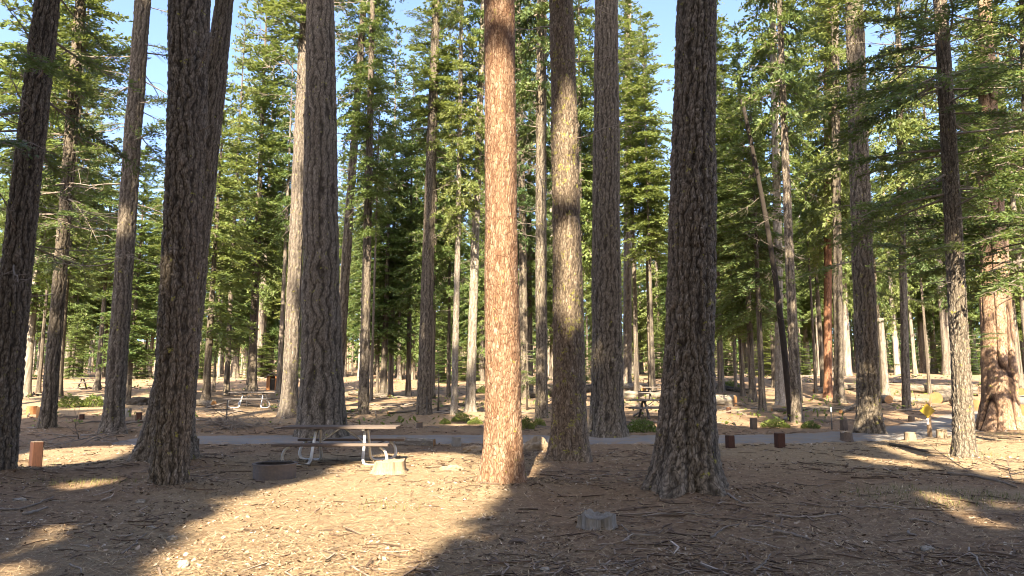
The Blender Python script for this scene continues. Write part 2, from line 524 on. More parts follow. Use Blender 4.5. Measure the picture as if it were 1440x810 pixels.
def road_mat():
    t = NT('asphalt')
    p = t.coord('Object')
    n = t.noise(p, 60, 4, 0.7); b = t.noise(p, 1.2, 4, 0.6)
    c = t.mix(t.rng(b, 0.3, 0.7), (0.135, 0.129, 0.123), (0.185, 0.177, 0.168))
    c = t.mix(t.rng(n, 0.5, 0.75), c, (0.10, 0.097, 0.093))
    lit = t.noise(p, 3.0, 6, 0.75)
    c = t.mix(t.rng(lit, 0.47, 0.63, 0, 0.9), c, (0.22, 0.150, 0.095))
    t.bsdf(c, 0.9, t.bump(n, 0.006), spec=0.25)
    return t.m
M['asphalt'] = road_mat()

# ---------------------------------------------------------------- the trunks that stand close
# key: base px, base py, centre px at top of frame, width px at y=480, width px at y=0, flare, bark, columns, crown start, height, label
def near(key, bx, by, tx, w1, w0, fl, bark, cols, amp, cell, zc, H, cr, label):
    return dict(key=key, bx=bx, by=by, tx=tx, w1=w1, w0=w0, fl=fl, bark=bark, cols=cols, amp=amp, cell=cell, zc=zc, H=H, cr=cr, label=label)
NEAR = [
 near('A', -6, 674, 67, 50, 39, 0.12, 'bark_dark', 112, .030, 0.051, 10.5, 30, 2.6, 'leftmost dark furrowed trunk cut by the left edge, leaning right'),
 near('B', 66, 606, 114, 22, 17, 0.30, 'bark_dark', 64, .030, 0.061, 9.0, 30, 3.0, 'slender dark trunk with spread foot behind the leftmost rust post'),
 near('C', 158, 613, 201, 29, 24, 0.32, 'bark_grey', 72, .030, 0.061, 13, 32, 3.0, 'grey trunk with a broad flared foot, between two leaning dark trunks on the left'),
 near('D', 237, 692, 267, 55, 59, 0.06, 'bark_dark', 128, .028, 0.044, 11, 33, 3.0, 'thick straight dark trunk left of the fire ring, nearest of the left group'),
 near('E', 230, 656, 316, 56, 27, 0.35, 'bark_dark', 96, .032, 0.054, 13, 34, 3.2, 'stout leaning trunk half hidden behind the nearest left trunk'),
 near('F', 406, 590, 431, 22, 17, 0.45, 'bark_far', 56, .030, 0.061, 14, 34, 3.4, 'pale sunlit trunk with flared foot just left of the trunk behind the picnic table'),
 near('G', 453, 616, 451, 56, 39, 0.20, 'bark_dark', 104, .036, .10, 15, 36, 3.4, 'very thick dark furrowed trunk rising directly behind the picnic table'),
 near('H', 473, 573, 512, 15, 9, 0.15, 'bark_dark', 32, .025, .10, 14, 32, 2.2, 'thin dark trunk leaning right, just right of the trunk behind the table'),
 near('I', 511, 586, 524, 14, 7, 0.12, 'bark_grey', 40, .022, 0.061, 8, 21, 1.9, 'slim straight trunk above the right end of the near picnic table'),
 near('J', 596, 587, 614, 19, 11, 0.15, 'bark_grey', 56, .026, 0.061, 10, 34, 2.6, 'tall slim grey trunk midway between picnic table and sunlit red trunk'),
 near('K', 638, 588, 649, 9, 5, 0.25, 'bark_pale', 32, .014, 0.054, 8, 24, 1.6, 'thin pale trunk with kinked foot among low green shrubs'),
 near('L', 661, 584, 680, 13, 8, 0.30, 'bark_pale', 40, .02, 0.061, 9.5, 28, 1.9, 'pale based trunk close to the left of the sunlit red trunk'),
 near('N', 708, 686, 702, 49, 43, 0.24, 'bark_red', 144, .011, 0.058, 11, 34, 2.6, 'sunlit orange red trunk in the centre of the picnic clearing'),
 near('O', 738, 566, 728, 12, 9, 0.15, 'bark_dark', 32, .02, .1, 9, 30, 2.0, 'dark slim trunk peeking out right behind the sunlit red trunk'),
 near('P', 762, 592, 762, 17, 14, 0.18, 'bark_dark', 48, .026, 0.061, 11, 33, 2.2, 'dark trunk with bare twigs between the red and the lichen spotted trunk'),
 near('Q', 802, 655, 789, 44, 34, 0.30, 'bark_lichen', 128, .026, 0.044, 11.5, 34, 2.6, 'mottled trunk spotted with yellow lichen, right of the sunlit red trunk'),
 near('S', 855, 616, 853, 43, 33, 0.20, 'bark_dark', 104, .034, 0.061, 15, 35, 2.8, 'dark trunk at the road edge right of the lichen spotted trunk'),
 near('T', 882, 549, 883, 12, 10, 0.15, 'bark_far', 24, .02, .12, 16, 36, 2.4, 'far pinkish trunk in the bright gap right of the road edge trunk'),
 near('U', 962, 696, 979, 70, 56, 0.46, 'bark_dark', 144, .032, 0.048, 12, 35, 3.0, 'broadest dark trunk, deeply furrowed, standing right of the grey stump'),
 near('V', 996, 600, 990, 14, 10, 0.25, 'bark_pale', 40, .02, 0.061, 14, 30, 2.0, 'pale trunk mostly hidden behind the broadest dark trunk'),
 near('W', 1121, 598, 1096, 15, 8, 0.22, 'bark_grey', 48, .022, 0.061, 11, 31, 2.0, 'tall slim trunk with sunlit foot beside the road, crossed by a leaning trunk'),
 near('X', 1098, 574, 1086, 14, 10, 0.25, 'bark_pale', 36, .022, .1, 11, 34, 2.6, 'pale sunlit trunk behind the slim roadside pair'),
 near('Y', 1164, 560, 1163, 12, 10, 0.25, 'bark_rust', 32, .014, .12, 9, 36, 2.6, 'rust red trunk on the rise beside a grey twin trunk'),
 near('Z', 1180, 569, 1174, 14, 11, 0.30, 'bark_grey', 36, .02, .1, 9.5, 34, 2.4, 'grey trunk on the rise touching the rust red trunk'),
 near('AA', 1224, 611, 1201, 33, 26, 0.22, 'bark_dark', 96, .034, 0.061, 11.5, 35, 2.8, 'dark ridged trunk at the road bend left of the yellow sign'),
 near('AB', 1275, 581, 1262, 12, 8, 0.18, 'bark_grey', 36, .022, .1, 8, 30, 2.2, 'slim trunk behind the road, left of the yellow sign'),
 near('AC', 1357, 651, 1322, 29, 20, 0.28, 'bark_grey', 112, .022, 0.037, 11, 30, 2.4, 'trunk with a pale sunlit foot right of the yellow sign'),
 near('AD', 1408, 606, 1384, 51, 20, 0.20, 'bark_cinnamon', 120, .06, .30, 6.5, 17, 2.4, 'massive cinnamon trunk with deep wavy cracks near the right edge'),
 near('AE', 1464, 628, 1441, 22, 17, 0.15, 'bark_dark', 40, .025, 0.061, 9, 28, 2.6, 'dark trunk at the right edge half veiled in drooping green boughs'),
]
LEAN = [  # thin leaning poles seen right of centre: base, top px, top py, widths
 ('leaning', 1113, 592, 1043, 140, 10, 5, 'thin dark trunk leaning far left across the slim roadside trunk'),
]

def trunk_geo(seed, H, rfun, cx, cy, cols, rows, amp, cell, flare, r0, stretch=2.3, lobes=5, fluted=False, z0=-0.35, furw=0.96):
    z = np.asarray(rows, float)
    th = np.arange(cols) / cols * 2 * math.pi + math.pi / 2      # seam at the back
    Z, TH = np.meshgrid(z, th, indexing='ij')
    Rr = rfun(Z)
    zz = np.maximum(Z, 0)
    lob = 1 + 0.45 * np.cos(lobes * TH + seed) + 0.3 * np.cos((lobes - 2) * TH + 2.1 * seed)
    Rr = Rr + flare * r0 * 1.3 * np.exp(-zz / (0.9 * r0 + 0.12)) * lob + flare * r0 * 0.5 * np.exp(-zz / (2.6 * r0)) * (1 + 0.3 * np.cos(3 * TH + seed))
    Rr = Rr * (1 + 0.05 * (noise2((TH - math.pi / 2) / (2 * math.pi) * 6, Z * 0.9, seed, 6) - 0.5) * 2)
    wrap = max(5, int(round(2 * math.pi * r0 / cell)))
    X = (TH - math.pi / 2) / (2 * math.pi) * wrap
    Y = Z / (cell * stretch)
    wx = (noise2(X * 0.7, Y * 1.3, seed + 3, None) - 0.5) * 0.0
    k = max(2, wrap // 2)
    wob = noise2((TH - math.pi / 2) / (2 * math.pi) * k, Z / (cell * 3.4), seed + 4, k) - 0.5
    wob2 = noise2((TH - math.pi / 2) / (2 * math.pi) * k * 2, Z / (cell * 0.9), seed + 8, k * 2) - 0.5
    X2 = X + wob * 1.9 + wob2 * 0.5
    Y2 = Y + wob2 * 0.9
    F1, F2, C = worley(X2 % wrap, Y2, seed, wrap)
    e = F2 - F1
    cav = np.clip(e / 0.42, 0, 1) ** 0.8
    kf = max(6, int(round(2 * math.pi * r0 / (cell * 2.6))))
    fx = (TH - math.pi / 2) / (2 * math.pi) * kf + (noise2((TH - math.pi / 2) / (2 * math.pi) * kf, Z / (cell * 5.0), seed + 17, kf) - .5) * 1.0 + (noise2((TH - math.pi / 2) / (2 * math.pi) * kf * 2, Z / (cell * 1.6), seed + 19, kf * 2) - .5) * 0.35
    fur = np.abs((fx % 1.0) - 0.5) * 2
    fur = np.clip(fur / 0.50, 0, 1)
    cav = (0.35 + 0.65 * cav) * (1 - furw + furw * fur ** 0.8)
    d = (cav - 0.5) * amp * 1.3 + (C - 0.5) * amp * 0.7
    if fluted:
        fl = np.abs(noise2((TH - math.pi / 2) / (2 * math.pi) * 9 + 0.0 * Z, Z * 0.35 + wob * 0.4, seed + 30, 9) - 0.5) * 2
        g = 1 - np.clip(fl / 0.16, 0, 1)
        d = d * 0.45 - g * 0.10
        cav = np.minimum(cav * 0.5 + 0.5, 1 - g)
    d = (d - 0.55 * amp) * np.clip(Rr / r0, 0.25, 1)
    Rr = np.maximum(Rr + d, 0.01)
    V = np.stack([cx(Z) + Rr * np.cos(TH), cy(Z) + Rr * np.sin(TH), Z], -1).reshape(-1, 3)
    m = len(z)
    i = np.arange(m - 1)[:, None] * cols; j = np.arange(cols)[None]; j2 = (j + 1) % cols
    Q = np.stack([i + j, i + j2, i + cols + j2, i + cols + j], -1).reshape(-1, 4)
    U = (TH - math.pi / 2) * r0
    uvv = np.stack([U, Z], -1)
    # loop uvs (no smear across the seam)
    jj = np.broadcast_to(j, (m - 1, cols)).ravel()
    ii = np.broadcast_to(np.arange(m - 1)[:, None], (m - 1, cols)).ravel()
    du = 2 * math.pi * r0 / cols
    luv = np.stack([np.stack([jj * du, z[ii]], -1), np.stack([(jj + 1) * du, z[ii]], -1),
                    np.stack([(jj + 1) * du, z[ii + 1]], -1), np.stack([jj * du, z[ii + 1]], -1)], 1).reshape(-1, 2)
    # cap
    top = len(V)
    V = np.vstack([V, [[float(cx(z[-1])), float(cy(z[-1])), z[-1] + 0.02]]])
    T = np.stack([np.full(cols, top), (m - 1) * cols + np.arange(cols), (m - 1) * cols + (np.arange(cols) + 1) % cols], -1)
    luv = np.vstack([luv, np.zeros((3 * cols, 2))])
    return V, [Q, T], luv, np.append(cav.ravel(), 1), np.append(C.ravel(), 0.5)

# ---------------------------------------------------------------- foliage meshes
def sprays(c, d, l, w, rg, roll=1.0):
    """rhombus per row: centre c, direction d (unit), length l, half width w"""
    n = len(c)
    a = rg.normal(size=(n, 3)) * roll + np.array([0, 0, 1.0])
    s = np.cross(d, a); s /= np.linalg.norm(s, axis=1)[:, None] + 1e-9
    V = np.stack([c - d * l[:, None] / 2, c + s * w[:, None] + d * (l * 0.05)[:, None], c + d * l[:, None] / 2, c - s * w[:, None] + d * (l * 0.05)[:, None]], 1).reshape(-1, 3)
    Q = (np.arange(n)[:, None] * 4 + np.arange(4)[None])
    return V, Q

def bough(rg, L, step=0.15, lat=0.42, sl=0.20, sw=0.035, droop=0.12, tip=0.0, sub=0.13, bare=0.12):
    """sprays of one bough growing along +X, flat in XY; returns c, d, l, w and the stem"""
    n = max(4, int(L / step))
    s = np.linspace(bare, 1, n)
    stem = lambda q: np.stack([q * L, 0.04 * L * np.sin(q * 5 + rg.random() * 0), -droop * L * q * q + tip * L * q ** 3], -1)
    C = []; D = []
    base = stem(s)
    for sd in (-1, 1):
        ll = lat * L * (0.25 + 0.9 * (1 - s) ** 0.8) * rg.uniform(0.6, 1.15, n)
        ll = np.maximum(ll * np.minimum(1, (s - bare) * 5 + 0.35), 0.10)
        ang = rg.uniform(0.75, 1.15, n)
        for k in range(n):
            m = max(1, int(ll[k] / sub))
            q = (np.arange(m) + 0.6) / m
            dr = np.array([math.cos(ang[k]), sd * math.sin(ang[k]), -0.10 + rg.normal() * 0.14])
            dr /= np.linalg.norm(dr)
            pts = base[k] + dr[None] * (q * ll[k])[:, None] - np.array([0, 0, 1])[None] * (0.16 * ll[k] * q * q)[:, None]
            C.append(pts + rg.normal(size=pts.shape) * 0.02); D.append(np.repeat(dr[None], m, 0))
    C.append(base); D.append(np.repeat(np.array([[1, 0, -droop]]), n, 0))
    C = np.vstack(C); D = np.vstack(D)
    # each point carries two or three fanned needles bunches
    k = 2
    C = np.repeat(C, k, 0); D = np.repeat(D, k, 0)
    D = D + rg.normal(size=D.shape) * 0.38
    D[:, 2] += 0.05
    D /= np.linalg.norm(D, axis=1)[:, None]
    C = C + rg.normal(size=C.shape) * np.array([0.05, 0.05, 0.03])
    l = sl * rg.uniform(0.6, 1.3, len(C)); w = sw * rg.uniform(0.6, 1.4, len(C))
    q = np.linspace(0, 1, 5)
    return C, D, l, w, stem(q)

def rotz(a):
    c, s = math.cos(a), math.sin(a)
    return np.array([[c, s, 0], [-s, c, 0], [0, 0, 1]])

def crown_mesh(name, seed, Lc=15.0, Rm=2.6, nwh=34, per=4, prof=0.8, low=0.7, dens=1.0, mat='needles', sl=0.24, sw=0.045, droop=0.2, skip=0.1, step=0.17):
    rg = np.random.default_rng(seed)
    VS = []; n = 0; RN = []
    wood = MB()
    for i in range(nwh):
        t = (i + rg.uniform(-0.3, 0.3)) / nwh
        t = min(max(t, 0), 0.995)
        for k in range(per):
            if rg.random() < skip: continue
            L = Rm * ((1 - t) ** prof) * (low + (1 - low) * min(1, t * 4)) * rg.uniform(0.55, 1.15) + 0.15
            if t < 0.2 and rg.random() < 0.3: L *= 0.5
            az = rg.uniform(0, 2 * math.pi)
            el = -0.25 + 0.75 * t + rg.normal() * 0.12
            C, D, l, w, st = bough(rg, L, step / dens, 0.40, sl, sw, droop)
            ce, se = math.cos(el), math.sin(el)
            Ry = np.array([[ce, 0, se], [0, 1, 0], [-se, 0, ce]])
            Rr = Ry @ rotz(az)
            z0 = np.array([0, 0, t * Lc + rg.uniform(-0.15, 0.15)])
            C = C @ Rr + z0; D = D @ Rr; st = st @ Rr + z0
            V, Q = sprays(C, D, l, w, rg, 0.5)
            VS.append(V); RN.append(np.repeat(np.clip(rg.random() * 0.45 + rg.random(len(C)) * 0.6, 0, 1), 4))
            wood.tube(st, np.linspace(0.012 + 0.009 * L, 0.006, 5), 3, False)
    V = np.vstack(VS); nq = len(V) // 4
    Q = np.arange(nq * 4).reshape(-1, 4)
    WV = np.vstack(wood.V); WQ = np.vstack(wood.Q) + len(V)
    rn = np.concatenate(RN + [np.zeros(len(WV))])
    mi = np.concatenate([np.zeros(nq), np.ones(len(WQ))])
    return mesh(name, np.vstack([V, WV]), [Q, WQ], [M[mat], M['twig']], False, None, {'rnd': rn}, mi)

def bough_mesh(name, seed, L=2.4, mat='needles_dark', sl=0.13, sw=0.018, step=0.075, sub=0.075):
    rg = np.random.default_rng(seed)
    C, D, l, w, st = bough(rg, L, step, 0.34, sl, sw, 0.16, 0.05, sub, 0.22)
    # clumps: thin out part of the sprays
    keep = noise2(C[:, 0] * 3.0 + seed, C[:, 1] * 3.0, seed) > 0.33
    C, D, l, w = C[keep], D[keep], l[keep], w[keep]
    V, Q = sprays(C, D, l, w, rg, 0.6)
    wood = MB()
    wood.tube(st, np.linspace(0.028, 0.006, 5), 5, False)
    for k in range(12):
        q = rg.uniform(0.1, 0.95); i = min(3, int(q * 4)); f = q * 4 - i
        p = st[i] * (1 - f) + st[i + 1] * f
        sd = rg.choice([-1, 1]); ln = 0.34 * L * (0.3 + 0.7 * (1 - q)) * rg.uniform(0.6, 1.2)
        e = p + np.array([0.5 * ln, sd * 0.8 * ln, -0.18 * ln])
        wood.tube([p, (p + e) / 2 + np.array([0, 0, 0.03]), e], [0.010, 0.007, 0.003], 3, False)
    WV = np.vstack(wood.V); WQ = np.vstack(wood.Q) + len(V)
    rn = np.concatenate([np.repeat(rg.random(len(C)), 4), np.zeros(len(WV))])
    mi = np.concatenate([np.zeros(len(Q)), np.ones(len(WQ))])
    return mesh(name, np.vstack([V, WV]), [Q, WQ], [M[mat], M['twig']], False, None, {'rnd': rn}, mi)

def dead_branch_mesh(name, seed, L=2.0, mat='twig', nsub=9, r=0.017, bend=0.25):
    rg = np.random.default_rng(seed)
    mb = MB()
    P = [np.zeros(3)]; d = np.array([1.0, 0, rg.uniform(-0.15, 0.25)])
    for k in range(9):
        d = d + rg.normal(size=3) * bend * 0.5 * np.array([0.3, 1, 0.8]); d /= np.linalg.norm(d)
        P.append(P[-1] + d * L / 9)
    P = np.array(P)
    mb.tube(P, np.linspace(r, r * 0.2, len(P)), 5)
    for k in range(nsub):
        i = rg.integers(2, 9); p = P[i]
        e = (P[min(i + 1, 9)] - P[i - 1]); e /= np.linalg.norm(e)
        s = np.cross(e, rg.normal(size=3)); s /= np.linalg.norm(s) + 1e-9
        ln = L * rg.uniform(0.12, 0.32)
        q = p + (e * 0.6 + s * 0.8) * ln * 0.5 + rg.normal(size=3) * 0.03
        e2 = q + (e * 0.8 + s * 0.4) * ln * 0.5 + rg.normal(size=3) * 0.05
        mb.tube([p, q, e2], [r * 0.45, r * 0.3, r * 0.12], 4, False)
    return mb.mesh(name, M[mat], True)

CROWN = {}
for k in range(4):
    CROWN['dense%d' % k] = crown_mesh('crown', 100 + k, nwh=54, per=5, prof=0.75, dens=1.1, sl=0.22, sw=0.042, mat=['needles', 'needles_yellow', 'needles', 'needles_dark'][k])
for k in range(4):
    CROWN['sparse%d' % k] = crown_mesh('crown', 200 + k, nwh=40, per=5, prof=0.6, low=0.65, dens=1.05, skip=0.30, sw=0.042, mat=['needles', 'needles_yellow', 'needles', 'needles_dark'][k], droop=0.28, sl=0.24)
for k in range(2):
    CROWN['high%d' % k] = crown_mesh('crown', 300 + k, nwh=22, per=4, prof=0.4, low=0.7, dens=0.8, skip=0.2, sl=0.30, sw=0.05)
BOUGH = [bough_mesh('branch', 400 + k, mat=['needles_dark', 'needles', 'needles', 'needles'][k]) for k in range(4)]
DEAD = [dead_branch_mesh('dead_branch', 500 + k, mat=['twig', 'dead_twig'][k % 2]) for k in range(6)]

def add_crown(root, kind, zs, H, Rm, off=(0, 0), lean=(0, 0), rz=None):
    me = CROWN[kind]
    o = obj('crown', me, root, (off[0], off[1], zs), None, (Rm / 2.6, Rm / 2.6, (H - zs) / 15.0))
    o.rotation_euler = (-lean[1], lean[0], rng.uniform(0, 6.28) if rz is None else rz)
    return o
def limb(root, cx, cy, z, az, el, L, kind='bough', r=0.2, var=None):
    if kind == 'bough':
        me = BOUGH[int(rng.integers(0, 4)) if var is None else var]; s = L / 2.4; nm = 'branch'
    else:
        me = DEAD[int(rng.integers(0, 6)) if var is None else var]; s = L / 2.0; nm = 'dead_branch'
    return obj(nm, me, root, (float(cx(z)) + math.cos(az) * r * 0.8, float(cy(z)) + math.sin(az) * r * 0.8, z), (0 if kind == 'bough' else rng.uniform(0, 6.28), -el, az), (s, s, s))

TREES = {}
def build_near(i, t):
    seed = 31 + 7 * i
    G = ground(t['bx'], t['by'])
    Y = G.y
    Tt = at_depth(t['tx'], 0, Y)
    M1 = at_depth((t['bx'] * 480 / t['by'] + t['tx'] * (1 - 480 / t['by'])), 480, Y)
    z_top = Tt.z - G.z; z1 = M1.z - G.z
    r1 = t['w1'] * depth(M1) / F_PX / 2; r0 = t['w0'] * depth(Tt) / F_PX / 2
    ca = math.cos(math.atan2(G.x, G.y)); r1 *= ca; r0 *= ca
    sx = (Tt.x - G.x) / z_top
    H = t['H']
    def rf(z):
        r = r1 + (r0 - r1) * (z - z1) / (z_top - z1)
        rt = np.interp(z, [z_top, H], [r0, 0.04])
        return np.maximum(np.where(z > z_top, rt, r), 0.03)
    amp_b = 0.06 * rng.uniform(0.5, 1.5); ph = rng.uniform(0, 6)
    cx = lambda z: sx * np.asarray(z) + amp_b * np.sin(np.clip(np.asarray(z), 0, z_top) / z_top * math.pi) * math.sin(ph) * 0.6
    cy = lambda z: 0.0 * np.asarray(z)
    dz = max(0.026, 0.0024 * Y)
    zt = z_top + 0.6
    rows = np.concatenate([[-0.4], np.arange(-0.12, zt, dz), np.linspace(zt, H, 24)[1:]])
    V, F, uv, cav, rn = trunk_geo(seed, H, rf, cx, cy, t['cols'], rows, t['amp'], t['cell'], t['fl'], r1, fluted=(t['key'] == 'AD'), furw={'N': 0.55, 'Q': 0.6, 'AC': 0.75}.get(t['key'], 0.94), lobes=6 if t['fl'] > 0.3 else 5)
    root = thing('pine_tree', t['label'], 'tree', G)
    me = mesh('trunk', V, F, M[t['bark']], True, uv, {'cav': cav, 'rnd': rn})
    obj('trunk', me, root)
    kind = {'H': 'sparse0', 'I': 'sparse2', 'K': 'sparse1', 'L': 'sparse0', 'AB': 'sparse1', 'Y': 'dense1', 'Z': 'sparse1', 'X': 'sparse1', 'O': 'sparse3', 'P': 'sparse3', 'W': 'sparse0'}.get(t['key'], 'high%d' % (i % 2))
    add_crown(root, kind, t['zc'] + (2.5 if kind[0] == 'h' else 0), (min(H, t['zc'] + 9) if kind[0] == 'h' else H), t['cr'] * (0.7 if kind[0] == 'h' else 1.0), (float(cx(t['zc'])), 0), (math.atan(sx), 0))
    TREES[t['key']] = (root, cx, cy, rf, G)
    MOUNDS.append((G.x, G.y, 0.15, r1 * 2.0 + 0.35)); 
for i, t in enumerate(NEAR):
    build_near(i, t)

# the leaning pole
def lean_tree(bx, by, tx, ty, w1, w0, label):
    G = ground(bx, by); T = at_depth(tx, ty, G.y - 0.6); d = depth(G)
    P = np.array([[0, 0, -0.3]] + [list((T - G) * q + Vector((0.25 * math.sin(q * 3.1), 0, 0))) for q in np.linspace(0, 1, 14)])
    root = thing('dead_tree', label, 'tree', G)
    mb = MB(); mb.tube(P, np.linspace(w1, w0, len(P)) * d / F_PX / 2, 10)
    mb.obj('trunk', M['dark_wood'], root, True)
    for k in range(16):
        q = rng.uniform(0.25, 0.98); p = P[1 + int(q * 13)]
        L = rng.uniform(0.8, 2.0)
        obj('dead_branch', DEAD[k % 6], root, p, (rng.uniform(0, 6), rng.uniform(-0.2, 0.3), rng.uniform(0, 6.28)), (L / 2,) * 3)
for a in LEAN:
    lean_tree(*a[1:])

# ---------------------------------------------------------------- middle distance and far trees
GAPS = [(20, 'the leftmost trunk'), (164, 'the flared grey trunk'), (240, 'the nearest left trunk'), (453, 'the trunk behind table'),
        (596, 'the tall slim trunk'), (704, 'the red trunk'), (797, 'the lichen trunk'), (857, 'the road edge trunk'),
        (963, 'the broadest trunk'), (1113, 'the roadside trunk'), (1218, 'the road bend trunk'),
        (1346, 'the pale footed trunk'), (1405, 'the cinnamon trunk')]
def gap(px):
    k = 0
    for x, n in GAPS:
        if px >= x: k += 1
    if k == 0: return 0, 'left of leftmost trunk'
    if k == len(GAPS): return k, 'right of cinnamon trunk'
    return k, 'between %s and %s' % (GAPS[k - 1][1].replace('the ', '', 1), GAPS[k][1].replace('the ', '', 1))

def generic_trunk(seed, mat):
    H = 25.0
    rf = lambda z: np.maximum(0.30 * (1 - np.asarray(z) / (H + 1.5)), 0.02)
    rows = np.concatenate([[-0.6, 0, 0.15, 0.4, 0.8], np.linspace(1.3, H, 44)])
    amp = np.random.default_rng(seed).uniform(0.05, 0.18); p = seed * 1.7
    cx = lambda z: amp * np.sin(np.asarray(z) / 7 + p); cy = lambda z: amp * np.cos(np.asarray(z) / 9 + p)
    V, F, uv, cav, rn = trunk_geo(seed, H, rf, cx, cy, 18, rows, 0.02, 0.16, 0.22, 0.30)
    return mesh('trunk', V, F, M[mat], True, uv, {'cav': cav, 'rnd': rn})
GT = {'far': [generic_trunk(700 + k, 'bark_far') for k in range(3)], 'pale': [generic_trunk(710 + k, 'bark_pale') for k in range(3)],
      'dark': [generic_trunk(720 + k, 'bark_grey') for k in range(2)]}

def conifer(x, y, H, r, bark, kind, zs, Rm, label, group, lean=0.0):
    root = thing('conifer_tree', label, 'tree', (x, y, gz(x, y)), rng.uniform(0, 6.28), group)
    lst = GT[bark]
    obj('trunk', lst[int(rng.integers(0, len(lst)))], root, None, (0, lean, 0), (r / 0.30, r / 0.30, H / 25.0))
    add_crown(root, kind, zs, H + 0.3, Rm, (zs * math.sin(lean), 0), (lean, 0))
    return root

# px of the trunk, base py or depth, height, width px, bark, crown kind, crown start, crown radius
MID = [
 (6, 34, 30, 17, 'pale', 'sparse0', 8, 3.0), (45, 40, 24, 11, 'pale', 'sparse1', 5, 2.8), (87, 40, 28, 11, 'dark', 'sparse2', 7, 2.6), (97, 52, 24, 7, 'dark', 'dense1', 6, 2.6),
 (103, 62, 26, 8, 'pale', 'sparse1', 6, 2.8), (117, 66, 25, 8, 'pale', 'dense1', 7, 3.0), (187, 36, 13, 7, 'dark', 'dense2', 2.2, 2.0),
 (296, 38, 18, 10, 'dark', 'sparse0', 3.0, 2.6), (305, 46, 13, 4, 'dark', 'sparse3', 2.5, 2.0), (335, 54, 17, 9, 'dark', 'dense0', 4.5, 2.6), (355, 48, 31, 12, 'dark', 'dense1', 8, 3.6),
 (367, 50, 28, 10, 'far', 'sparse1', 9, 3.0), (384, 60, 22, 6, 'dark', 'dense0', 4.5, 2.6), (425, 62, 26, 9, 'pale', 'dense1', 7, 2.8),
 (484, 64, 20, 8, 'pale', 'dense0', 5, 2.6), (532, 47, 13, 4, 'dark', 'dense2', 3.0, 1.9), (541, 46, 17, 10, 'dark', 'dense2', 4.0, 2.3), (562, 66, 20, 8, 'dark', 'dense0', 4.0, 2.6), (582, 58, 23, 6, 'dark', 'dense2', 3.0, 2.8),
 (608, 45, 27, 9, 'dark', 'dense2', 6, 2.5), (623, 60, 28, 5, 'dark', 'dense1', 5, 2.6), (690, 62, 29, 9, 'pale', 'dense0', 6, 3.0),
 (746, 48, 30, 10, 'dark', 'dense2', 6, 2.8), (776, 60, 28, 8, 'far', 'dense0', 5, 2.6), (819, 44, 33, 9, 'dark', 'dense0', 8, 2.6), (840, 80, 26, 8, 'far', 'dense1', 5, 2.8),
 (902, 74, 17, 5, 'far', 'dense1', 4, 2.4), (926, 52, 19, 7, 'dark', 'dense1', 4.5, 3.2), (1003, 52, 32, 9, 'dark', 'dense1', 5, 3.8), (1024, 60, 28, 9, 'far', 'dense0', 6, 3.2),
 (1040, 44, 19, 6, 'dark', 'dense2', 4.0, 2.6), (60, 44, 20, 5, 'dark', 'sparse3', 9.1, 1.4), (141, 47, 17, 7, 'dark', 'sparse1', 7.0, 1.8), (322, 43, 25, 7, 'dark', 'sparse1', 7.2, 1.5), (395, 46, 25, 7, 'far', 'sparse0', 9.4, 1.4), (525, 41, 26, 4, 'dark', 'sparse0', 10.1, 1.6), (549, 48, 26, 7, 'far', 'sparse3', 8.0, 1.9), (632, 47, 24, 5, 'dark', 'sparse0', 6.2, 1.7), (700, 44, 21, 7, 'far', 'sparse2', 8.1, 1.9), (836, 46, 26, 6, 'far', 'sparse3', 8.9, 1.9), (912, 48, 27, 4, 'dark', 'sparse1', 9.5, 1.6), (1032, 47, 25, 4, 'far', 'sparse1', 9.2, 2.0), (1086, 49, 21, 6, 'dark', 'sparse0', 8.4, 1.8), (1143, 45, 24, 4, 'dark', 'sparse0', 8.1, 1.5), (1153, 48, 21, 7, 'dark', 'sparse0', 6.2, 1.8), (1212, 44, 17, 7, 'far', 'sparse2', 8.8, 2.0), (1236, 47, 21, 5, 'dark', 'sparse2', 6.0, 1.5), (1302, 43, 25, 4, 'dark', 'sparse3', 7.5, 1.6), (1345, 46, 17, 6, 'dark', 'sparse2', 10.8, 1.9), (1397, 42, 23, 7, 'dark', 'sparse3', 9.2, 1.8),
 (893, 47, 29, 7, 'far', 'dense1', 12, 2.6), (916, 44, 25, 6, 'far', 'sparse1', 9, 2.6), (1012, 47, 33, 8, 'far', 'dense1', 9, 3.2), (575, 48, 24, 7, 'far', 'sparse2', 9, 2.4), (1056, 40, 21, 9, 'dark', 'dense2', 4.0, 2.4), (1069, 33, 16, 9, 'dark', 'sparse3', 4.5, 1.9), (1076, 70, 29, 8, 'pale', 'dense1', 6, 2.8),
 (1133, 64, 20, 8, 'pale', 'dense2', 5, 2.6), (1146, 78, 20, 7, 'pale', 'dense0', 6, 2.6), (1192, 52, 34, 10, 'far', 'dense1', 9, 2.8), (1205, 68, 27, 8, 'dark', 'dense0', 6, 2.8),
 (1258, 52, 24, 7, 'pale', 'sparse1', 6, 2.4), (1295, 58, 29, 10, 'dark', 'dense0', 7, 2.8), (1327, 50, 28, 12, 'dark', 'sparse0', 7, 2.8), (1310, 72, 27, 7, 'pale', 'dense1', 6, 2.8),
 (1366, 62, 29, 8, 'pale', 'sparse1', 7, 2.8), (1386, 56, 26, 8, 'dark', 'dense0', 6, 2.8), (1428, 46, 27, 9, 'dark', 'dense1', 6, 3.0), (1442, 40, 26, 10, 'far', 'sparse0', 6, 3.0),
]
ORD = ['first', 'second', 'third', 'fourth', 'fifth', 'sixth', 'seventh', 'eighth', 'ninth', 'tenth', 'eleventh', 'twelfth']
MID = [m if m[1] < 50 else (m[0], 84 + (m[1] - 50) * 0.8, min(42, m[2] * (84 + (m[1] - 50) * 0.8) / m[1])) + m[3:] for m in MID]
MID.sort()
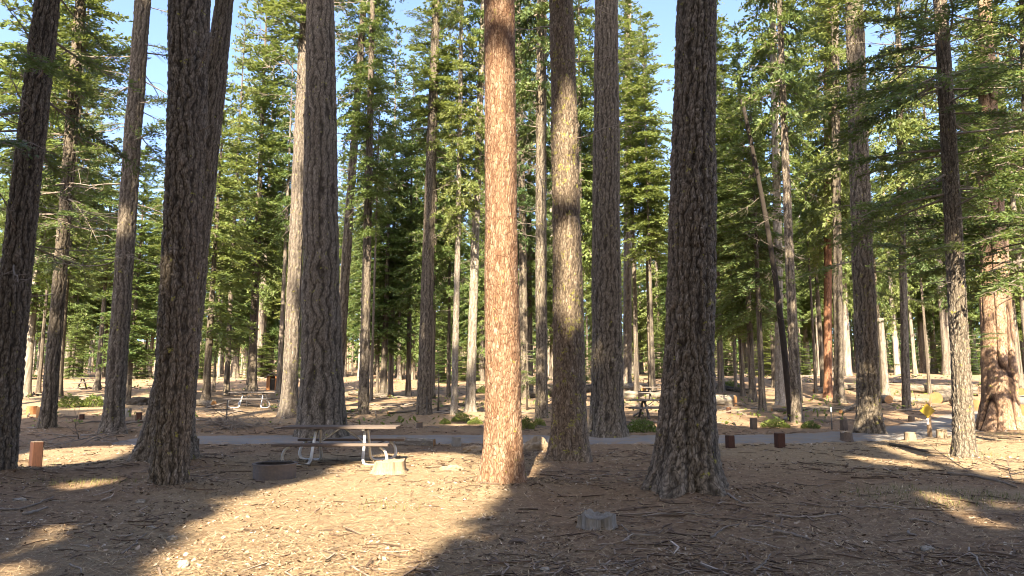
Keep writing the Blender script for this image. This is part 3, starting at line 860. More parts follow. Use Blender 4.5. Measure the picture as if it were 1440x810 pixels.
cnt = {}
for m in MID: cnt.setdefault(gap(m[0])[0], []).append(m)
for k, ms in cnt.items():
    for i, (px, D, H, w, bark, kind, zs, Rm) in enumerate(ms):
        where = gap(px)[1]
        pos = 'lone' if len(ms) == 1 else ORD[i] + ' from left'
        lab = '%s middle distance conifer %s' % (pos, where)
        x = (px - 720) / F_PX * D
        conifer(x, D, H, max(0.06, w * D / F_PX / 2 * 1.1), bark, kind, zs, Rm * 1.2, lab, 'mid distance conifers behind the road')

def sky_limit(px):
    """smallest image y a far top may reach (gaps of sky between the crowns)"""
    for a, b, y in ((140, 232, 225), (302, 345, 240), (465, 580, 170), (882, 930, 290), (1102, 1150, 150)):
        if a <= px <= b: return y
    return 60
spots = [(m[0], m[1]) for m in MID]
nfar = 0; tries = 0; FAR = []
while nfar < 208 and tries < 6000:
    tries += 1
    px = rng.uniform(-120, 1560); young = nfar < 75
    D = rng.uniform(83, 98) if young else 86 * (1.6 ** rng.random())
    if any(abs(px - q[0]) < 7 and abs(D - q[1]) < 5 for q in spots): continue
    H = rng.uniform(14, 27) if young else rng.uniform(24, 40)
    x = (px - 720) / F_PX * D
    if float(road_dist(np.array([x]), np.array([D]))[0]) < 3.5: continue
    lim = sky_limit(px) + rng.uniform(0, 50)
    Hm = (540 - lim) / F_PX * D + CAM_H - gz(x, D)
    H = min(H, Hm)
    if H < 8: continue
    spots.append((px, D)); nfar += 1
    k = int(rng.integers(0, 4)); kd = ('dense%d' if rng.random() < 0.72 else 'sparse%d') % (k if k != 3 else 1)
    gi, where = gap(px)
    FAR.append((gi, px, D, H, rng.uniform(0.14, 0.30), ['pale', 'far', 'dark'][int(rng.choice([0, 0, 0, 1, 1, 2]))], kd if not young else 'dense%d' % (k % 3), rng.uniform(3.5, 10) if young else H * rng.uniform(0.22, 0.45), rng.uniform(2.4, 3.7), where))
FAR.sort()
for gi, px, D, H, r, bark, kd, zs, Rm, where in FAR:
    same = [f for f in FAR if f[0] == gi]
    lo, hi = same[0][1], same[-1][1] + 1e-6
    third = ('left part', 'middle part', 'right part')[min(2, int(3 * (px - lo) / (hi - lo)))] if len(same) > 2 else 'part'
    depthword = 'farther' if D > 105 else 'far'
    tall = 'tall' if H > 29 else ('short' if H < 21 else 'slender')
    crn = ('thin-crowned' if kd[0] == 's' else 'full-crowned') + {'pale': ' pale-stemmed', 'far': ' brown-stemmed', 'dark': ' grey-stemmed'}[bark]
    conifer((px - 720) / F_PX * D, D, H, r, bark, kd, zs, Rm, '%s %s %s conifer, %s %s' % (tall, depthword, crn, third, where), 'far conifers ' + where, rng.normal() * 0.012)

# young conifers along the sunny edge of the far forest
young_n = 0; ypos = []
while young_n < 20:
    px = rng.uniform(-60, 1500); D = rng.uniform(74, 90); x = (px - 720) / F_PX * D
    if any(abs(px - q) < 22 for q in ypos): continue
    ypos.append(px); young_n += 1
ypos.sort(); ycnt = {}
for px in ypos: ycnt.setdefault(gap(px)[0], []).append(px)
for gi, ps in ycnt.items():
    for i, px in enumerate(ps):
        D = rng.uniform(74, 90); x = (px - 720) / F_PX * D; H = rng.uniform(3.5, 8.0)
        root = thing('young_conifer', '%s young bushy conifer at far forest edge, %s' % ('lone' if len(ps) == 1 else (ORD[i]), gap(px)[1]), 'tree', (x, D, gz(x, D)), rng.uniform(0, 6), 'young conifers at the far forest edge')
        obj('trunk', GT['far'][i % 3], root, None, None, (0.3, 0.3, H / 25.5))
        add_crown(root, 'dense%d' % (i % 3), 0.15, H, rng.uniform(2.0, 3.0))

# snag: a broken pale trunk behind the road
Gs = ground(1246, 556)
root = thing('dead_tree', 'pale dead snag with a broken top behind the trunk left of the yellow sign', 'tree', Gs)
hs = (556 - 447) * depth(Gs) / F_PX
rows = np.linspace(-0.3, hs, 30)
V, F, uv, cav, rn = trunk_geo(77, hs, lambda z: 0.21 - 0.045 * np.asarray(z) / hs, lambda z: 0.0 * z, lambda z: 0.0 * z, 20, rows, .012, .14, .2, .2)
obj('trunk', mesh('trunk', V, F, M['bark_pale'], True, uv, {'cav': cav, 'rnd': rn}), root)
for k in range(7):
    limb(root, lambda z: 0, lambda z: 0, rng.uniform(0.5, 0.98) * hs, rng.uniform(0, 6.28), rng.uniform(-.3, .6), rng.uniform(.4, 1.0), 'dead', 0.18)

# the wood beyond: one mass
def distant_forest():
    rg = np.random.default_rng(5)
    VS = []; RN = []; wood = MB()
    for k in range(560):
        D = rg.uniform(128, 280); px = rg.uniform(-260, 1700); x = (px - 720) / F_PX * D
        H = min(rg.uniform(20, 34), (540 - sky_limit(px) - rg.uniform(0, 40)) / F_PX * D)
        z = gz(x, D); zs = H * rg.uniform(0.0, 0.12) + 0.3
        wood.tube([[x, D, z - 1], [x, D, z + zs * 1.2], [x, D, z + H]], [0.3, 0.25, 0.04], 5, False)
        n = 175
        t = rg.random(n) ** 1.2; rr = 3.1 * (1 - t) ** 0.75 * np.sqrt(rg.random(n)); az = rg.uniform(0, 6.28, n)
        c = np.stack([x + rr * np.cos(az), D + rr * np.sin(az), z + zs + t * (H - zs)], -1)
        d = np.stack([np.cos(az), np.sin(az), rg.normal(size=n) * .3 - .2], -1); d /= np.linalg.norm(d, axis=1)[:, None]
        V, Q = sprays(c, d, rg.uniform(0.8, 1.8, n) * (D / 140), rg.uniform(0.17, 0.36, n) * (D / 140), rg, 0.6)
        VS.append(V); RN.append(np.repeat(rg.random(n), 4))
    V = np.vstack(VS); nq = len(V) // 4
    WV = np.vstack(wood.V); WQ = np.vstack(wood.Q) + len(V)
    me = mesh('distant_forest', np.vstack([V, WV]), [np.arange(nq * 4).reshape(-1, 4), WQ], [M['needles'], M['bark_pale']], False, None,
              {'rnd': np.concatenate(RN + [np.full(len(WV), .5)])}, np.concatenate([np.zeros(nq), np.ones(len(WQ))]))
    o = obj('distant_forest', me)
    tag(o, 'distant mass of conifers closing the forest far behind the campsites', 'forest', kind='stuff')
distant_forest()

# ---------------------------------------------------------------- unseen trees added behind the viewpoint, crowns cut open where sun patches should fall
CA, SA = math.cos(SUN_AZ), math.sin(SUN_AZ); CE, SE = math.cos(SUN_EL), math.sin(SUN_EL)
def uv_of(P):
    P = np.asarray(P, float)
    s = P[..., 0] * SA + P[..., 1] * CA
    return P[..., 0] * CA - P[..., 1] * SA, P[..., 2] * CE + s * SE
def poly_in(u, v, pts):
    ins = np.zeros(u.shape, bool); n = len(pts)
    for i in range(n):
        (x0, y0), (x1, y1) = pts[i], pts[(i + 1) % n]
        c = ((y0 > v) != (y1 > v))
        ins ^= c & (u < (x1 - x0) * (v - y0) / (y1 - y0 + 1e-12) + x0)
    return ins
def guv(px, py, dz=0.0):
    g = ground(px, py); a, b = uv_of([g.x, g.y, g.z + dz]); return float(a), float(b)
def tuv(key, py, f=0.0):
    """point on a near trunk's front at image height py; f is the sideways fraction of its radius"""
    root, cx, cy, rf, G = TREES[key]
    p = at_depth(0, py, G.y); z = p.z - G.z
    a, b = uv_of([G.x + float(cx(z)) + f * float(rf(z)), G.y, p.z]); return float(a), float(b)
SUNPOLY = [
 [guv(150, 850), guv(205, 805), guv(262, 745), guv(345, 692), guv(430, 677), guv(470, 656), guv(520, 640), guv(600, 634), guv(660, 640), guv(690, 655), guv(716, 690), guv(690, 700), guv(640, 735), guv(590, 790), guv(530, 850)],
 [tuv('N', 690, -1.1), tuv('N', 690, .5), tuv('N', 600, 1.1), tuv('N', 190, 1.1), tuv('N', 80, .8), tuv('N', 160, .45), tuv('N', 40, .1), tuv('N', 140, -.2), tuv('N', 60, -.6), tuv('N', 130, -.75), tuv('N', 80, -1.1)],
 [tuv('N', 100, -1.1), tuv('N', 95, -.4), tuv('N', 40, -.3), tuv('N', 30, -1.1)],
 [tuv('N', 72, .2), tuv('N', 70, .95), tuv('N', 15, .8), tuv('N', 5, .1)],
 [tuv('Q', 500, -.3), tuv('Q', 460, .9), tuv('Q', 330, 1.0), tuv('Q', 320, -.6), tuv('Q', 400, -.4)],
 [tuv('Q', 300, -.8), tuv('Q', 300, 1.0), tuv('Q', 150, 1.0), tuv('Q', 130, -.2), tuv('Q', 210, -.9)],
 [tuv('S', 545, -.9), tuv('S', 545, -.05), tuv('S', 440, -.1), tuv('S', 420, -.6)],
 [tuv('D', 430, -1.), tuv('D', 425, -.3), tuv('D', 350, -.1), tuv('D', 340, -.9)],
 [tuv('C', 345, -1), tuv('C', 345, 1), tuv('C', 300, 1), tuv('C', 310, -1)],
 [guv(1228, 613), guv(1300, 604), guv(1336, 600), guv(1490, 600), guv(1500, 690), guv(1400, 668), guv(1300, 650), guv(1240, 630)],
 [tuv('AC', 655, -1.3), tuv('AC', 652, 1.3), tuv('AC', 555, 1.1), tuv('AC', 570, -1.1)],
 [tuv('AA', 612, -1.1), tuv('AA', 612, .2), tuv('AA', 530, -.1), tuv('AA', 520, -1)],
 [tuv('AC', 430, -.8), tuv('AC', 420, .9), tuv('AC', 340, .8), tuv('AC', 360, -.5)],
 [tuv('AD', 620, -1.2), tuv('AD', 620, 1.2), tuv('AD', 360, 1.2), tuv('AD', 380, -1.0), tuv('AD', 540, -.6)],
 [guv(1290, 690), guv(1335, 697), guv(1440, 745), guv(1445, 775), guv(1380, 735), guv(1330, 712)],
 [guv(1400, 694), guv(1450, 716), guv(1450, 728), guv(1390, 704)],
 [guv(1180, 640), guv(1300, 652), guv(1320, 664), guv(1240, 656)],
 [guv(20, 668), guv(105, 655), guv(195, 632), guv(190, 626), guv(60, 632), guv(15, 640)],
 [guv(60, 692), guv(100, 680), guv(155, 676), guv(140, 684)],
 [guv(20, 820), guv(105, 740), guv(130, 728), guv(85, 738), guv(0, 775), guv(-20, 820)],
 [tuv('E', 658, -1.0), tuv('E', 655, -.2), tuv('E', 612, -.4)],
 [tuv('F', 600, -1.1), tuv('F', 600, 0.1), tuv('F', 60, 0.1), tuv('F', 60, -1.0)],
]
SHADEPOLY = [[tuv(k, y0, -1.5), tuv(k, y0, 1.5), tuv(k, -160, 1.5), tuv(k, -160, -1.5)] for k, y0 in (('A', 660), ('D', 680), ('E', 650), ('G', 600), ('U', 680), ('S', 600), ('N', 30), ('C', 600), ('AA', 520), ('AD', 345))]
def lit(u, v):
    m = np.zeros(u.shape, bool)
    for p in SUNPOLY: m |= poly_in(u, v, p)
    hi = fbm(u / 1.5 + 40, v / 1.3, 51, 3)
    thr = np.interp(v, [0, 16.6, 17.2, 20, 25, 31], [2.0, 2.0, 0.52, 0.46, 0.38, 0.0])
    h = hi > thr
    for p in SHADEPOLY: h &= ~poly_in(u, v, p)
    m |= h
    return m
def trees_behind():
    rg = np.random.default_rng(9)
    us = np.arange(-30, 31, 2.9)
    for i, u in enumerate(us):
        u = u + rg.uniform(-0.5, 0.5); s = -[13, 20, 16, 24][i % 4] + rg.uniform(-1.5, 1.5)
        vv = np.linspace(3.5, 20, 90); best = None
        for q in sorted(np.arange(-7, 8) * 0.2, key=abs):
            h = sum(w * poly_in(np.full(90, u + q + du), vv, P).sum() for du in (-.33, 0, .33) for P, w in zip(SUNPOLY, [9, 9] + [1] * 40))
            if best is None or h < best[0]: best = (h, u + q)
        u = best[1]
        x, y = u * CA + s * SA, -u * SA + s * CA
        g = gz(x, y); Ht = 54.0
        root = thing('conifer_tree', 'unseen conifer added behind the viewpoint, crown cut to shape the campsite sun patches', 'tree', (x, y, g), 0, 'unseen shade conifers behind the viewpoint')
        obj('trunk', GT['dark'][i % 2], root, None, None, (1.1, 1.1, Ht / 25))
        n = 13500
        z = rg.uniform(2.8, Ht, n); rmax = 4.0 * np.clip((Ht - z) / 8, 0.1, 1)
        r = rmax * np.sqrt(rg.random(n)); az = rg.uniform(0, 6.28, n)
        c = np.stack([r * np.cos(az), r * np.sin(az), z], -1)
        uu, vv = uv_of(c + np.array([x, y, g]))
        d = np.stack([np.cos(az), np.sin(az), rg.normal(size=n) * .4 - .2], -1); d /= np.linalg.norm(d, axis=1)[:, None]
        ln = rg.uniform(.6, 1.1, n)
        k = ~lit(uu, vv)
        for q in (-.38, .38):
            u2, v2 = uv_of(c + np.array([x, y, g]) + d * (ln * q)[:, None]); k &= ~lit(u2, v2)
        c = c[k]; d = d[k]; ln = ln[k]
        V, Q = sprays(c, d, ln, rg.uniform(.16, .27, len(c)), rg, 1.0)
        obj('crown', mesh('crown', V, Q, M['needles_dark'], False, None, {'rnd': np.repeat(rg.random(len(c)), 4)}), root)
trees_behind()

# ---------------------------------------------------------------- limbs on the close trees
def place_limbs(key, n, zr, Lr, kind, azf=None, elr=(-0.3, 0.25)):
    root, cx, cy, rf, G = TREES[key]
    for k in range(n):
        z = rng.uniform(*zr); az = rng.uniform(0, 6.28) if azf is None else rng.uniform(*azf)
        limb(root, cx, cy, z, az, rng.uniform(*elr), rng.uniform(*Lr), kind, float(rf(z)))
place_limbs('AC', 36, (4.4, 11.5), (1.3, 2.7), 'bough')
place_limbs('AC', 10, (4.8, 9.5), (2.0, 3.0), 'bough', (2.2, 4.1), (-0.35, 0.1))
place_limbs('AC', 3, (2.1, 2.6), (0.5, 0.9), 'bough', (-1.9, 0.2), (-0.1, 0.3))
place_limbs('AC', 14, (3.0, 9.5), (1.0, 2.2), 'dead')
place_limbs('AE', 44, (4.0, 11.0), (1.6, 3.3), 'bough')
place_limbs('AE', 24, (4.6, 11.0), (2.4, 3.8), 'bough', (2.5, 3.8), (-0.25, 0.2))
place_limbs('AE', 18, (3.0, 9.0), (1.4, 2.8), 'dead')
place_limbs('AA', 14, (5.0, 12.0), (1.2, 2.6), 'bough')
place_limbs('AA', 3, (4.4, 5.4), (0.9, 1.4), 'bough', (-1.2, 0.6))
place_limbs('B', 40, (6.0, 14.0), (1.6, 3.6), 'bough')
place_limbs('B', 16, (4.5, 12.0), (1.4, 3.0), 'dead')
place_limbs('A', 14, (5.6, 9.2), (1.2, 2.3), 'bough')
place_limbs('A', 9, (3.4, 8.0), (1.0, 2.0), 'dead')
place_limbs('C', 12, (9.0, 14.5), (1.2, 2.6), 'bough')
place_limbs('C', 18, (5.0, 13.0), (1.2, 2.8), 'dead')
place_limbs('D', 3, (4.0, 7.0), (0.8, 1.4), 'dead', (-1.4, 0.1))
place_limbs('F', 34, (8.0, 19.0), (1.6, 3.6), 'dead')
place_limbs('H', 22, (8.0, 22.0), (1.2, 3.0), 'dead')
place_limbs('H', 8, (17.0, 24.0), (1.5, 3.0), 'bough')
place_limbs('P', 22, (6.0, 14.0), (1.2, 2.6), 'dead', (1.8, 4.6))
place_limbs('Q', 7, (6.4, 9.5), (0.8, 1.8), 'dead')
place_limbs('S', 6, (11.0, 13.5), (0.9, 2.0), 'dead')
place_limbs('J', 16, (7.0, 17.0), (0.8, 1.8), 'dead')
place_limbs('J', 18, (11.0, 21.0), (1.2, 2.6), 'bough')
place_limbs('K', 12, (4.0, 10.0), (0.6, 1.4), 'dead')
place_limbs('L', 12, (5.0, 12.0), (0.8, 1.8), 'dead')
place_limbs('W', 16, (5.0, 15.0), (0.6, 1.5), 'dead')
place_limbs('AD', 26, (6.0, 13.0), (1.2, 2.6), 'bough')
place_limbs('AB', 14, (4.0, 14.0), (0.8, 2.0), 'bough')

# ---------------------------------------------------------------- ground, road
def build_ground():
    ys = np.concatenate([np.linspace(-70, 2.5, 26), 2.55 * np.exp(np.arange(0, 290) * 0.0095)])
    ys = np.concatenate([ys, np.geomspace(ys[-1] * 1.02, 1500, 70)])
    u = np.linspace(-5.3, 5.3, 330)
    xs = 6.5 * np.sinh(u) * (1 + 0)
    X, Y = np.meshgrid(xs, ys)
    Z = height(X, Y)
    cols = len(xs); m = len(ys)
    i = np.arange(m - 1)[:, None] * cols; j = np.arange(cols - 1)[None]
    Q = np.stack([i + j, i + j + 1, i + cols + j + 1, i + cols + j], -1).reshape(-1, 4)
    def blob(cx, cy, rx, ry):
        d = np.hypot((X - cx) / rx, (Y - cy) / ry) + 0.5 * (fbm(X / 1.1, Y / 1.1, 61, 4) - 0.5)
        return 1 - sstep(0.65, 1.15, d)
    st = np.maximum.reduce([blob(-2.4, 10, 3.0, 7.0), blob(-3, 15.5, 3.5, 2.2), blob(11.5, 17.5, 8, 6), 0.7 * blob(-10, 15.5, 4, 3), 0.4 * blob(-6, 33, 12, 7), 0.15 * blob(2, 52, 30, 14), 0.45 * blob(9, 38, 7, 5), 0.7 * blob(-26, 36, 12, 8), 0.6 * blob(6.5, 10.5, 2.2, 1.2)])  # trampled straw pad, and paler tan painted in where the sun patches lie
    me = mesh('ground', np.stack([X, Y, Z], -1).reshape(-1, 3), Q, M['ground'], True, None, {'straw_sun_tint': st.ravel()})
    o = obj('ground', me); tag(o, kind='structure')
build_ground()
def build_road():
    P = smooth_path(ROAD[::4], 10)
    D = np.gradient(P, axis=0); D /= np.linalg.norm(D, axis=1)[:, None]
    N = np.stack([-D[:, 1], D[:, 0]], -1)
    k = np.linspace(-1, 1, 9)
    q = np.arange(len(P))
    wob = np.stack([0.7 * (noise2(q * 0.9 + 50 * j, q * 0 + 3.5 * j, 5 + (j > 4)) - 0.5) * abs(k[j]) for j in range(9)], 1)
    W = (ROAD_W / 2) * k[None] + wob * np.sign(k)[None]
    XY = P[:, None] + N[:, None] * W[..., None]
    Z = height(XY[..., 0], XY[..., 1]) + 0.025 + 0.03 * (1 - k ** 2)[None]
    Z[:, 0] -= 0.06; Z[:, -1] -= 0.06
    V = np.concatenate([XY, Z[..., None]], -1).reshape(-1, 3)
    m, c = len(P), 9
    i = np.arange(m - 1)[:, None] * c; j = np.arange(c - 1)[None]
    Q = np.stack([i + j + c, i + j + c + 1, i + j + 1, i + j], -1).reshape(-1, 4)[:, ::-1]
    o = obj('road', mesh('road', V, Q, M['asphalt'], True)); tag(o, kind='structure')
build_road()

# ---------------------------------------------------------------- litter on the ground
def scatter(n, d0, d1, rg, half=0.86):
    D = d0 * (d1 / d0) ** rg.random(n)
    a = rg.uniform(-half, half, n)
    x = D * np.tan(a * 0.92); y = D
    k = (road_dist(x, y) > ROAD_W / 2 - 0.1) | (rg.random(n) < 0.10)
    return x[k], y[k]
def build_litter():
    rg = np.random.default_rng(21)
    # needles
    x, y = scatter(110000, 4.5, 20, rg); n = len(x)
    z = height(x, y) + 0.006
    a = rg.uniform(0, 6.28, n); L = rg.uniform(0.05, 0.14, n) * (1 + y / 25); w = rg.uniform(0.0015, 0.0029, n) * (1 + y / 10)
    d = np.stack([np.cos(a), np.sin(a), rg.normal(size=n) * .15], -1); p = np.stack([-np.sin(a), np.cos(a), np.zeros(n)], -1)
    c = np.stack([x, y, z + rg.random(n) * 0.012], -1)
    V = np.stack([c - d * (L / 2)[:, None] + p * w[:, None], c - d * (L / 2)[:, None] - p * w[:, None], c + d * (L / 2)[:, None]], 1).reshape(-1, 3)
    o = obj('needle_litter', mesh('needle_litter', V, np.arange(3 * n).reshape(-1, 3), M['needle_litter'], False, None, {'rnd': np.repeat(rg.random(n), 3)}))
    tag(o, 'brown pine needle litter covering the forest floor', 'litter', kind='stuff')
    # chips, cone scales, bark bits
    x, y = scatter(80000, 4.5, 30, rg); n = len(x)
    clump = fbm(x / 0.9, y / 0.9, 71, 3)
    k = rg.random(n) < sstep(0.38, 0.66, clump) * 0.95 + 0.08
    x, y = x[k], y[k]
    for root, cx, cy, rf, G in TREES.values():          # flakes shed round the trunks
        if G.y > 26: continue
        q = 420; a = rg.uniform(0, 6.28, q); d = float(rf(0.3)) * 1.1 + np.abs(rg.normal(size=q)) * 0.35
        x = np.append(x, G.x + d * np.cos(a)); y = np.append(y, G.y + d * np.sin(a))
    n = len(x)
    z = height(x, y) + 0.012
    s = rg.uniform(0.0035, 0.0085, n) * rg.choice([1, 1, 1, 1, 2.0], n) * (1 + y / 26); s2 = s * rg.uniform(0.5, 1.0, n)
    a = rg.uniform(0, 6.28, n); tl = rg.normal(size=(n, 2)) * 0.35
    e1 = np.stack([np.cos(a), np.sin(a), tl[:, 0]], -1) * s[:, None]; e2 = np.stack([-np.sin(a), np.cos(a), tl[:, 1]], -1) * s2[:, None]
    up = np.stack([np.zeros(n), np.zeros(n), s * .5], -1)
    c = np.stack([x, y, z], -1)
    V = np.stack([c - e1 - e2, c + e1 - e2, c + e1 + e2, c - e1 + e2], 1).reshape(-1, 3)
    b = np.arange(n)[:, None] * 4
    T = b + np.array([[0, 1, 2, 3]])
    r = np.repeat(rg.random(n), 4)
    o = obj('bark_chips', mesh('bark_chips', V, T, M['chips'], False, None, {'rnd': r}))
    tag(o, 'scattered bark chips and cone scales on the forest floor', 'litter', kind='stuff')
    # twigs
    x, y = scatter(15000, 4.6, 32, rg); n = len(x)
    clump = fbm(x / 1.6 + 9, y / 1.6, 81, 3)
    pad = np.exp(-(((x + 2.4) / 2.6) ** 2 + ((y - 9.6) / 5.0) ** 2) ** 2)
    k = rg.random(n) < (sstep(0.36, 0.64, clump) * 0.85 + 0.12) * (1 - 0.85 * pad)
    x, y = x[k], y[k]; n = len(x)
    a = rg.uniform(0, 6.28, n); L = 0.08 + 0.42 * rg.random(n) ** 2.4; r = 0.0025 + 0.006 * rg.random(n) ** 2 + L * 0.006; r *= (1 + y / 30)
    bend = rg.normal(size=n) * 0.18 * L
    VV = []; 
    for t, rr in ((-0.5, 1.0), (0.0, 0.85), (0.5, 0.45)):
        cx = x + np.cos(a) * L * t - np.sin(a) * bend * (1 - 4 * t * t); cy = y + np.sin(a) * L * t + np.cos(a) * bend * (1 - 4 * t * t)
        cz = height(cx, cy) + r * 0.8 + rg.random(n) * 0.012 * (1 + (L > .3) * 1.0)
        for q in range(3):
            an = q * 2.094 + 0.5
            VV.append(np.stack([cx - np.sin(a) * r * rr * math.cos(an), cy + np.cos(a) * r * rr * math.cos(an), cz + r * rr * math.sin(an)], -1))
    V = np.stack(VV, 1).reshape(-1, 3); b = np.arange(n)[:, None] * 9
    Q = []
    for seg in (0, 3):
        for q in range(3):
            Q.append(b + np.array([[seg + q, seg + (q + 1) % 3, seg + 3 + (q + 1) % 3, seg + 3 + q]]))
    o = obj('fallen_twigs', mesh('fallen_twigs', V, np.concatenate(Q), M['twigs'], False, None, {'rnd': np.repeat(rg.random(n), 9)}))
    tag(o, 'dry fallen twigs strewn over the forest floor', 'twigs', kind='stuff')
    # sticks and low plants over the middle distance
    n = 1500; D = 25 + 58 * rg.random(n) ** 1.3; x = D * np.tan(rg.uniform(-.72, .72, n)); k = road_dist(x, D) > 2.2; x, D = x[k], D[k]; n = len(x)
    cl = fbm(x / 5, D / 5, 91, 3); k = rg.random(n) < sstep(.4, .62, cl) + .15; x, D = x[k], D[k]; n = len(x)
    mb = MB(); z = height(x, D)
    for i in range(n):
        a = rg.uniform(0, 6.28); L = rg.uniform(.4, 2.2); r = rg.uniform(.012, .04) * (1 + D[i] / 60)
        dx, dy = math.cos(a) * L / 2, math.sin(a) * L / 2; up = abs(rg.normal()) * .08
        mb.tube([[x[i] - dx, D[i] - dy, z[i] + .02], [x[i] + rg.normal() * .08, D[i] + rg.normal() * .08, z[i] + r + up], [x[i] + dx, D[i] + dy, z[i] + .03]], [r, r * .8, r * .3], 3, False)
    o = mb.obj('woodland_debris', M['twig']); tag(o, 'dead branches littering the forest floor beyond the road', 'branches', kind='stuff')
    n = 9000; D = 26 + 62 * rg.random(n); x = D * np.tan(rg.uniform(-.72, .72, n)); cl = fbm(x / 3.5 + 5, D / 3.5, 95, 3)
    k = (cl > .57) & (road_dist(x, D) > 2.5); x, D = x[k], D[k]; n = len(x)
    c = np.stack([x, D, height(x, D) + rg.uniform(.03, .30, n)], -1); d = rg.normal(size=(n, 3)); d[:, 2] = np.abs(d[:, 2]) * .8; d /= np.linalg.norm(d, axis=1)[:, None]
    V, Q = sprays(c, d, rg.uniform(.12, .3, n), rg.uniform(.03, .06, n), rg, 1.0)
    o = obj('ground_cover', mesh('ground_cover', V, Q, M['shrub_leaf'], False, None, {'rnd': np.repeat(rg.random(n), 4)}))
    tag(o, 'low green plants in patches on the forest floor beyond the road', 'ground cover', kind='stuff')
    # sparse grass
    c = [(ground(px, py), rx, ry, m) for px, py, rx, ry, m in ((118, 681, .9, .35, 260), (1265, 693, .8, .5, 260), (1340, 708, .5, .3, 120), (1400, 700, .9, .4, 240), (560, 712, .5, .25, 60), (1385, 640, 1.2, .5, 200), (1440, 612, 1.3, .6, 300), (330, 596, 1.5, .8, 300), (70, 660, .8, .4, 80))]
    P = np.vstack([np.stack([g.x + rx * rg.normal(size=m) * .6, g.y + ry * rg.normal(size=m) * .6], -1) for g, rx, ry, m in c]); n = len(P)
    z = height(P[:, 0], P[:, 1]); a = rg.uniform(0, 6.28, n); h = rg.uniform(0.03, 0.10, n); w = 0.004
    b0 = np.stack([P[:, 0], P[:, 1], z], -1); sd = np.stack([np.cos(a) * w, np.sin(a) * w, 0 * a], -1)
    tp = b0 + np.stack([-np.sin(a) * h * .5, np.cos(a) * h * .5, h], -1)
    V = np.stack([b0 - sd, b0 + sd, tp], 1).reshape(-1, 3)
    o = obj('grass', mesh('grass', V, np.arange(3 * n).reshape(-1, 3), M['grass'], False, None, {'rnd': np.repeat(rg.random(n), 3)}))
    tag(o, 'sparse short grass sprouting through the needle litter', 'grass', kind='stuff')
build_litter()

# ---------------------------------------------------------------- sticks and stones one can point at
def stick(pxs, r, mat, label, group='loose sticks on the forest floor'):
    P = []
    for px, py in pxs:
        g = ground(px, py); P.append([g.x, g.y, g.z])
    P = smooth_path(P, 4)
    P[:, 2] = height(P[:, 0], P[:, 1]) + r * 0.7 + 0.006
    o0 = P[len(P) // 2].copy()
    P = P - o0
    jit = np.random.default_rng(int(pxs[0][0])).normal(size=P.shape) * np.array([.012, .012, .004])
    mb = MB(); mb.tube(P + jit, np.linspace(r, r * 0.45, len(P)), 6)
    o = mb.obj('fallen_branch', M[mat], None, True); o.location = o0
    tag(o, label, 'branch', group)
STICKS = [
 ([(1088, 724), (1140, 726), (1182, 722)], .016, 'dead_twig', 'long pale stick lying nearly level below the two brown posts'),
 ([(1194, 709), (1240, 712), (1276, 714)], .012, 'dead_twig', 'thin straight pale stick in the shade left of the sunlit streak'),
 ([(1282, 729), (1300, 730), (1316, 735)], .015, 'dead_twig', 'short pale stick just below the sunlit streak on the right'),
 ([(1274, 745), (1288, 752)], .014, 'dead_twig', 'stubby pale stick pointing down right in the right foreground'),
 ([(1086, 750), (1112, 752), (1142, 760)], .022, 'twig', 'thick bent grey brown stick in the right foreground'),
 ([(1360, 770), (1376, 792), (1392, 815)], .011, 'dead_twig', 'thin stick running down to the bottom edge at right'),
 ([(872, 736), (880, 744), (901, 752)], .010, 'dead_twig', 'thin curved stick leaning away from the grey stump'),
 ([(1000, 756), (1012, 744), (1040, 738)], .014, 'twig', 'curved brown stick right of the grey stump'),
 ([(1054, 742), (1085, 741)], .014, 'dead_twig', 'straight pale stick right of the curved brown stick'),
 ([(846, 790), (875, 786), (903, 782)], .013, 'twig', 'straight stick below the grey stump, left of a slanting one'),
 ([(878, 803), (892, 794), (905, 784)], .012, 'twig', 'slanting stick near the bottom edge below the grey stump'),
 ([(1024, 704), (1048, 713)], .017, 'dead_twig', 'short thick pale stick at the right foot of the broadest trunk'),
 ([(905, 727), (950, 723), (1002, 724)], .012, 'dead_twig', 'long thin stick in front of the broadest trunk'),
 ([(628, 685), (650, 683), (668, 679)], .014, 'stump_dark', 'dark stick on sunlit litter left of the red trunk'),
 ([(676, 690), (706, 688)], .010, 'stump_dark', 'dark thin stick at the foot of the sunlit red trunk'),
 ([(0, 716), (30, 716), (55, 708), (76, 698)], .018, 'twig', 'long bent branch at the left edge below the leftmost trunk'),
 ([(34, 726), (52, 721), (66, 716)], .022, 'dead_twig', 'thick pale stick at lower left under the long bent branch'),
 ([(100, 793), (112, 802), (120, 815)], .009, 'dead_twig', 'thin bent twig at the bottom left edge beside the sun streak'),
 ([(172, 779), (190, 765), (206, 752)], .012, 'twig', 'slanting stick in shade left of the sunlit clearing'),
 ([(168, 757), (186, 754)], .015, 'dead_twig', 'short pale stick left of the white stone in the left shade'),
 ([(494, 797), (520, 810)], .012, 'dead_twig', 'small pale stick at the bottom edge of the sunlit clearing'),
 ([(845, 808), (870, 809)], .015, 'dead_twig', 'pale stick cut by the bottom edge below the grey stump'),
 ([(1334, 668), (1372, 672), (1430, 688)], .03, 'twig', 'dark long branch lying right of the pale footed trunk'),
 ([(1252, 628), (1300, 636), (1338, 640)], .04, 'stump_dark', 'dark fallen branch between the road bend trunk and the pale footed trunk'),
 ([(1062, 806), (1075, 790), (1084, 778)], .012, 'twig', 'upright looking thin stick at lower right centre'),
]
for s_ in STICKS: stick(*s_)

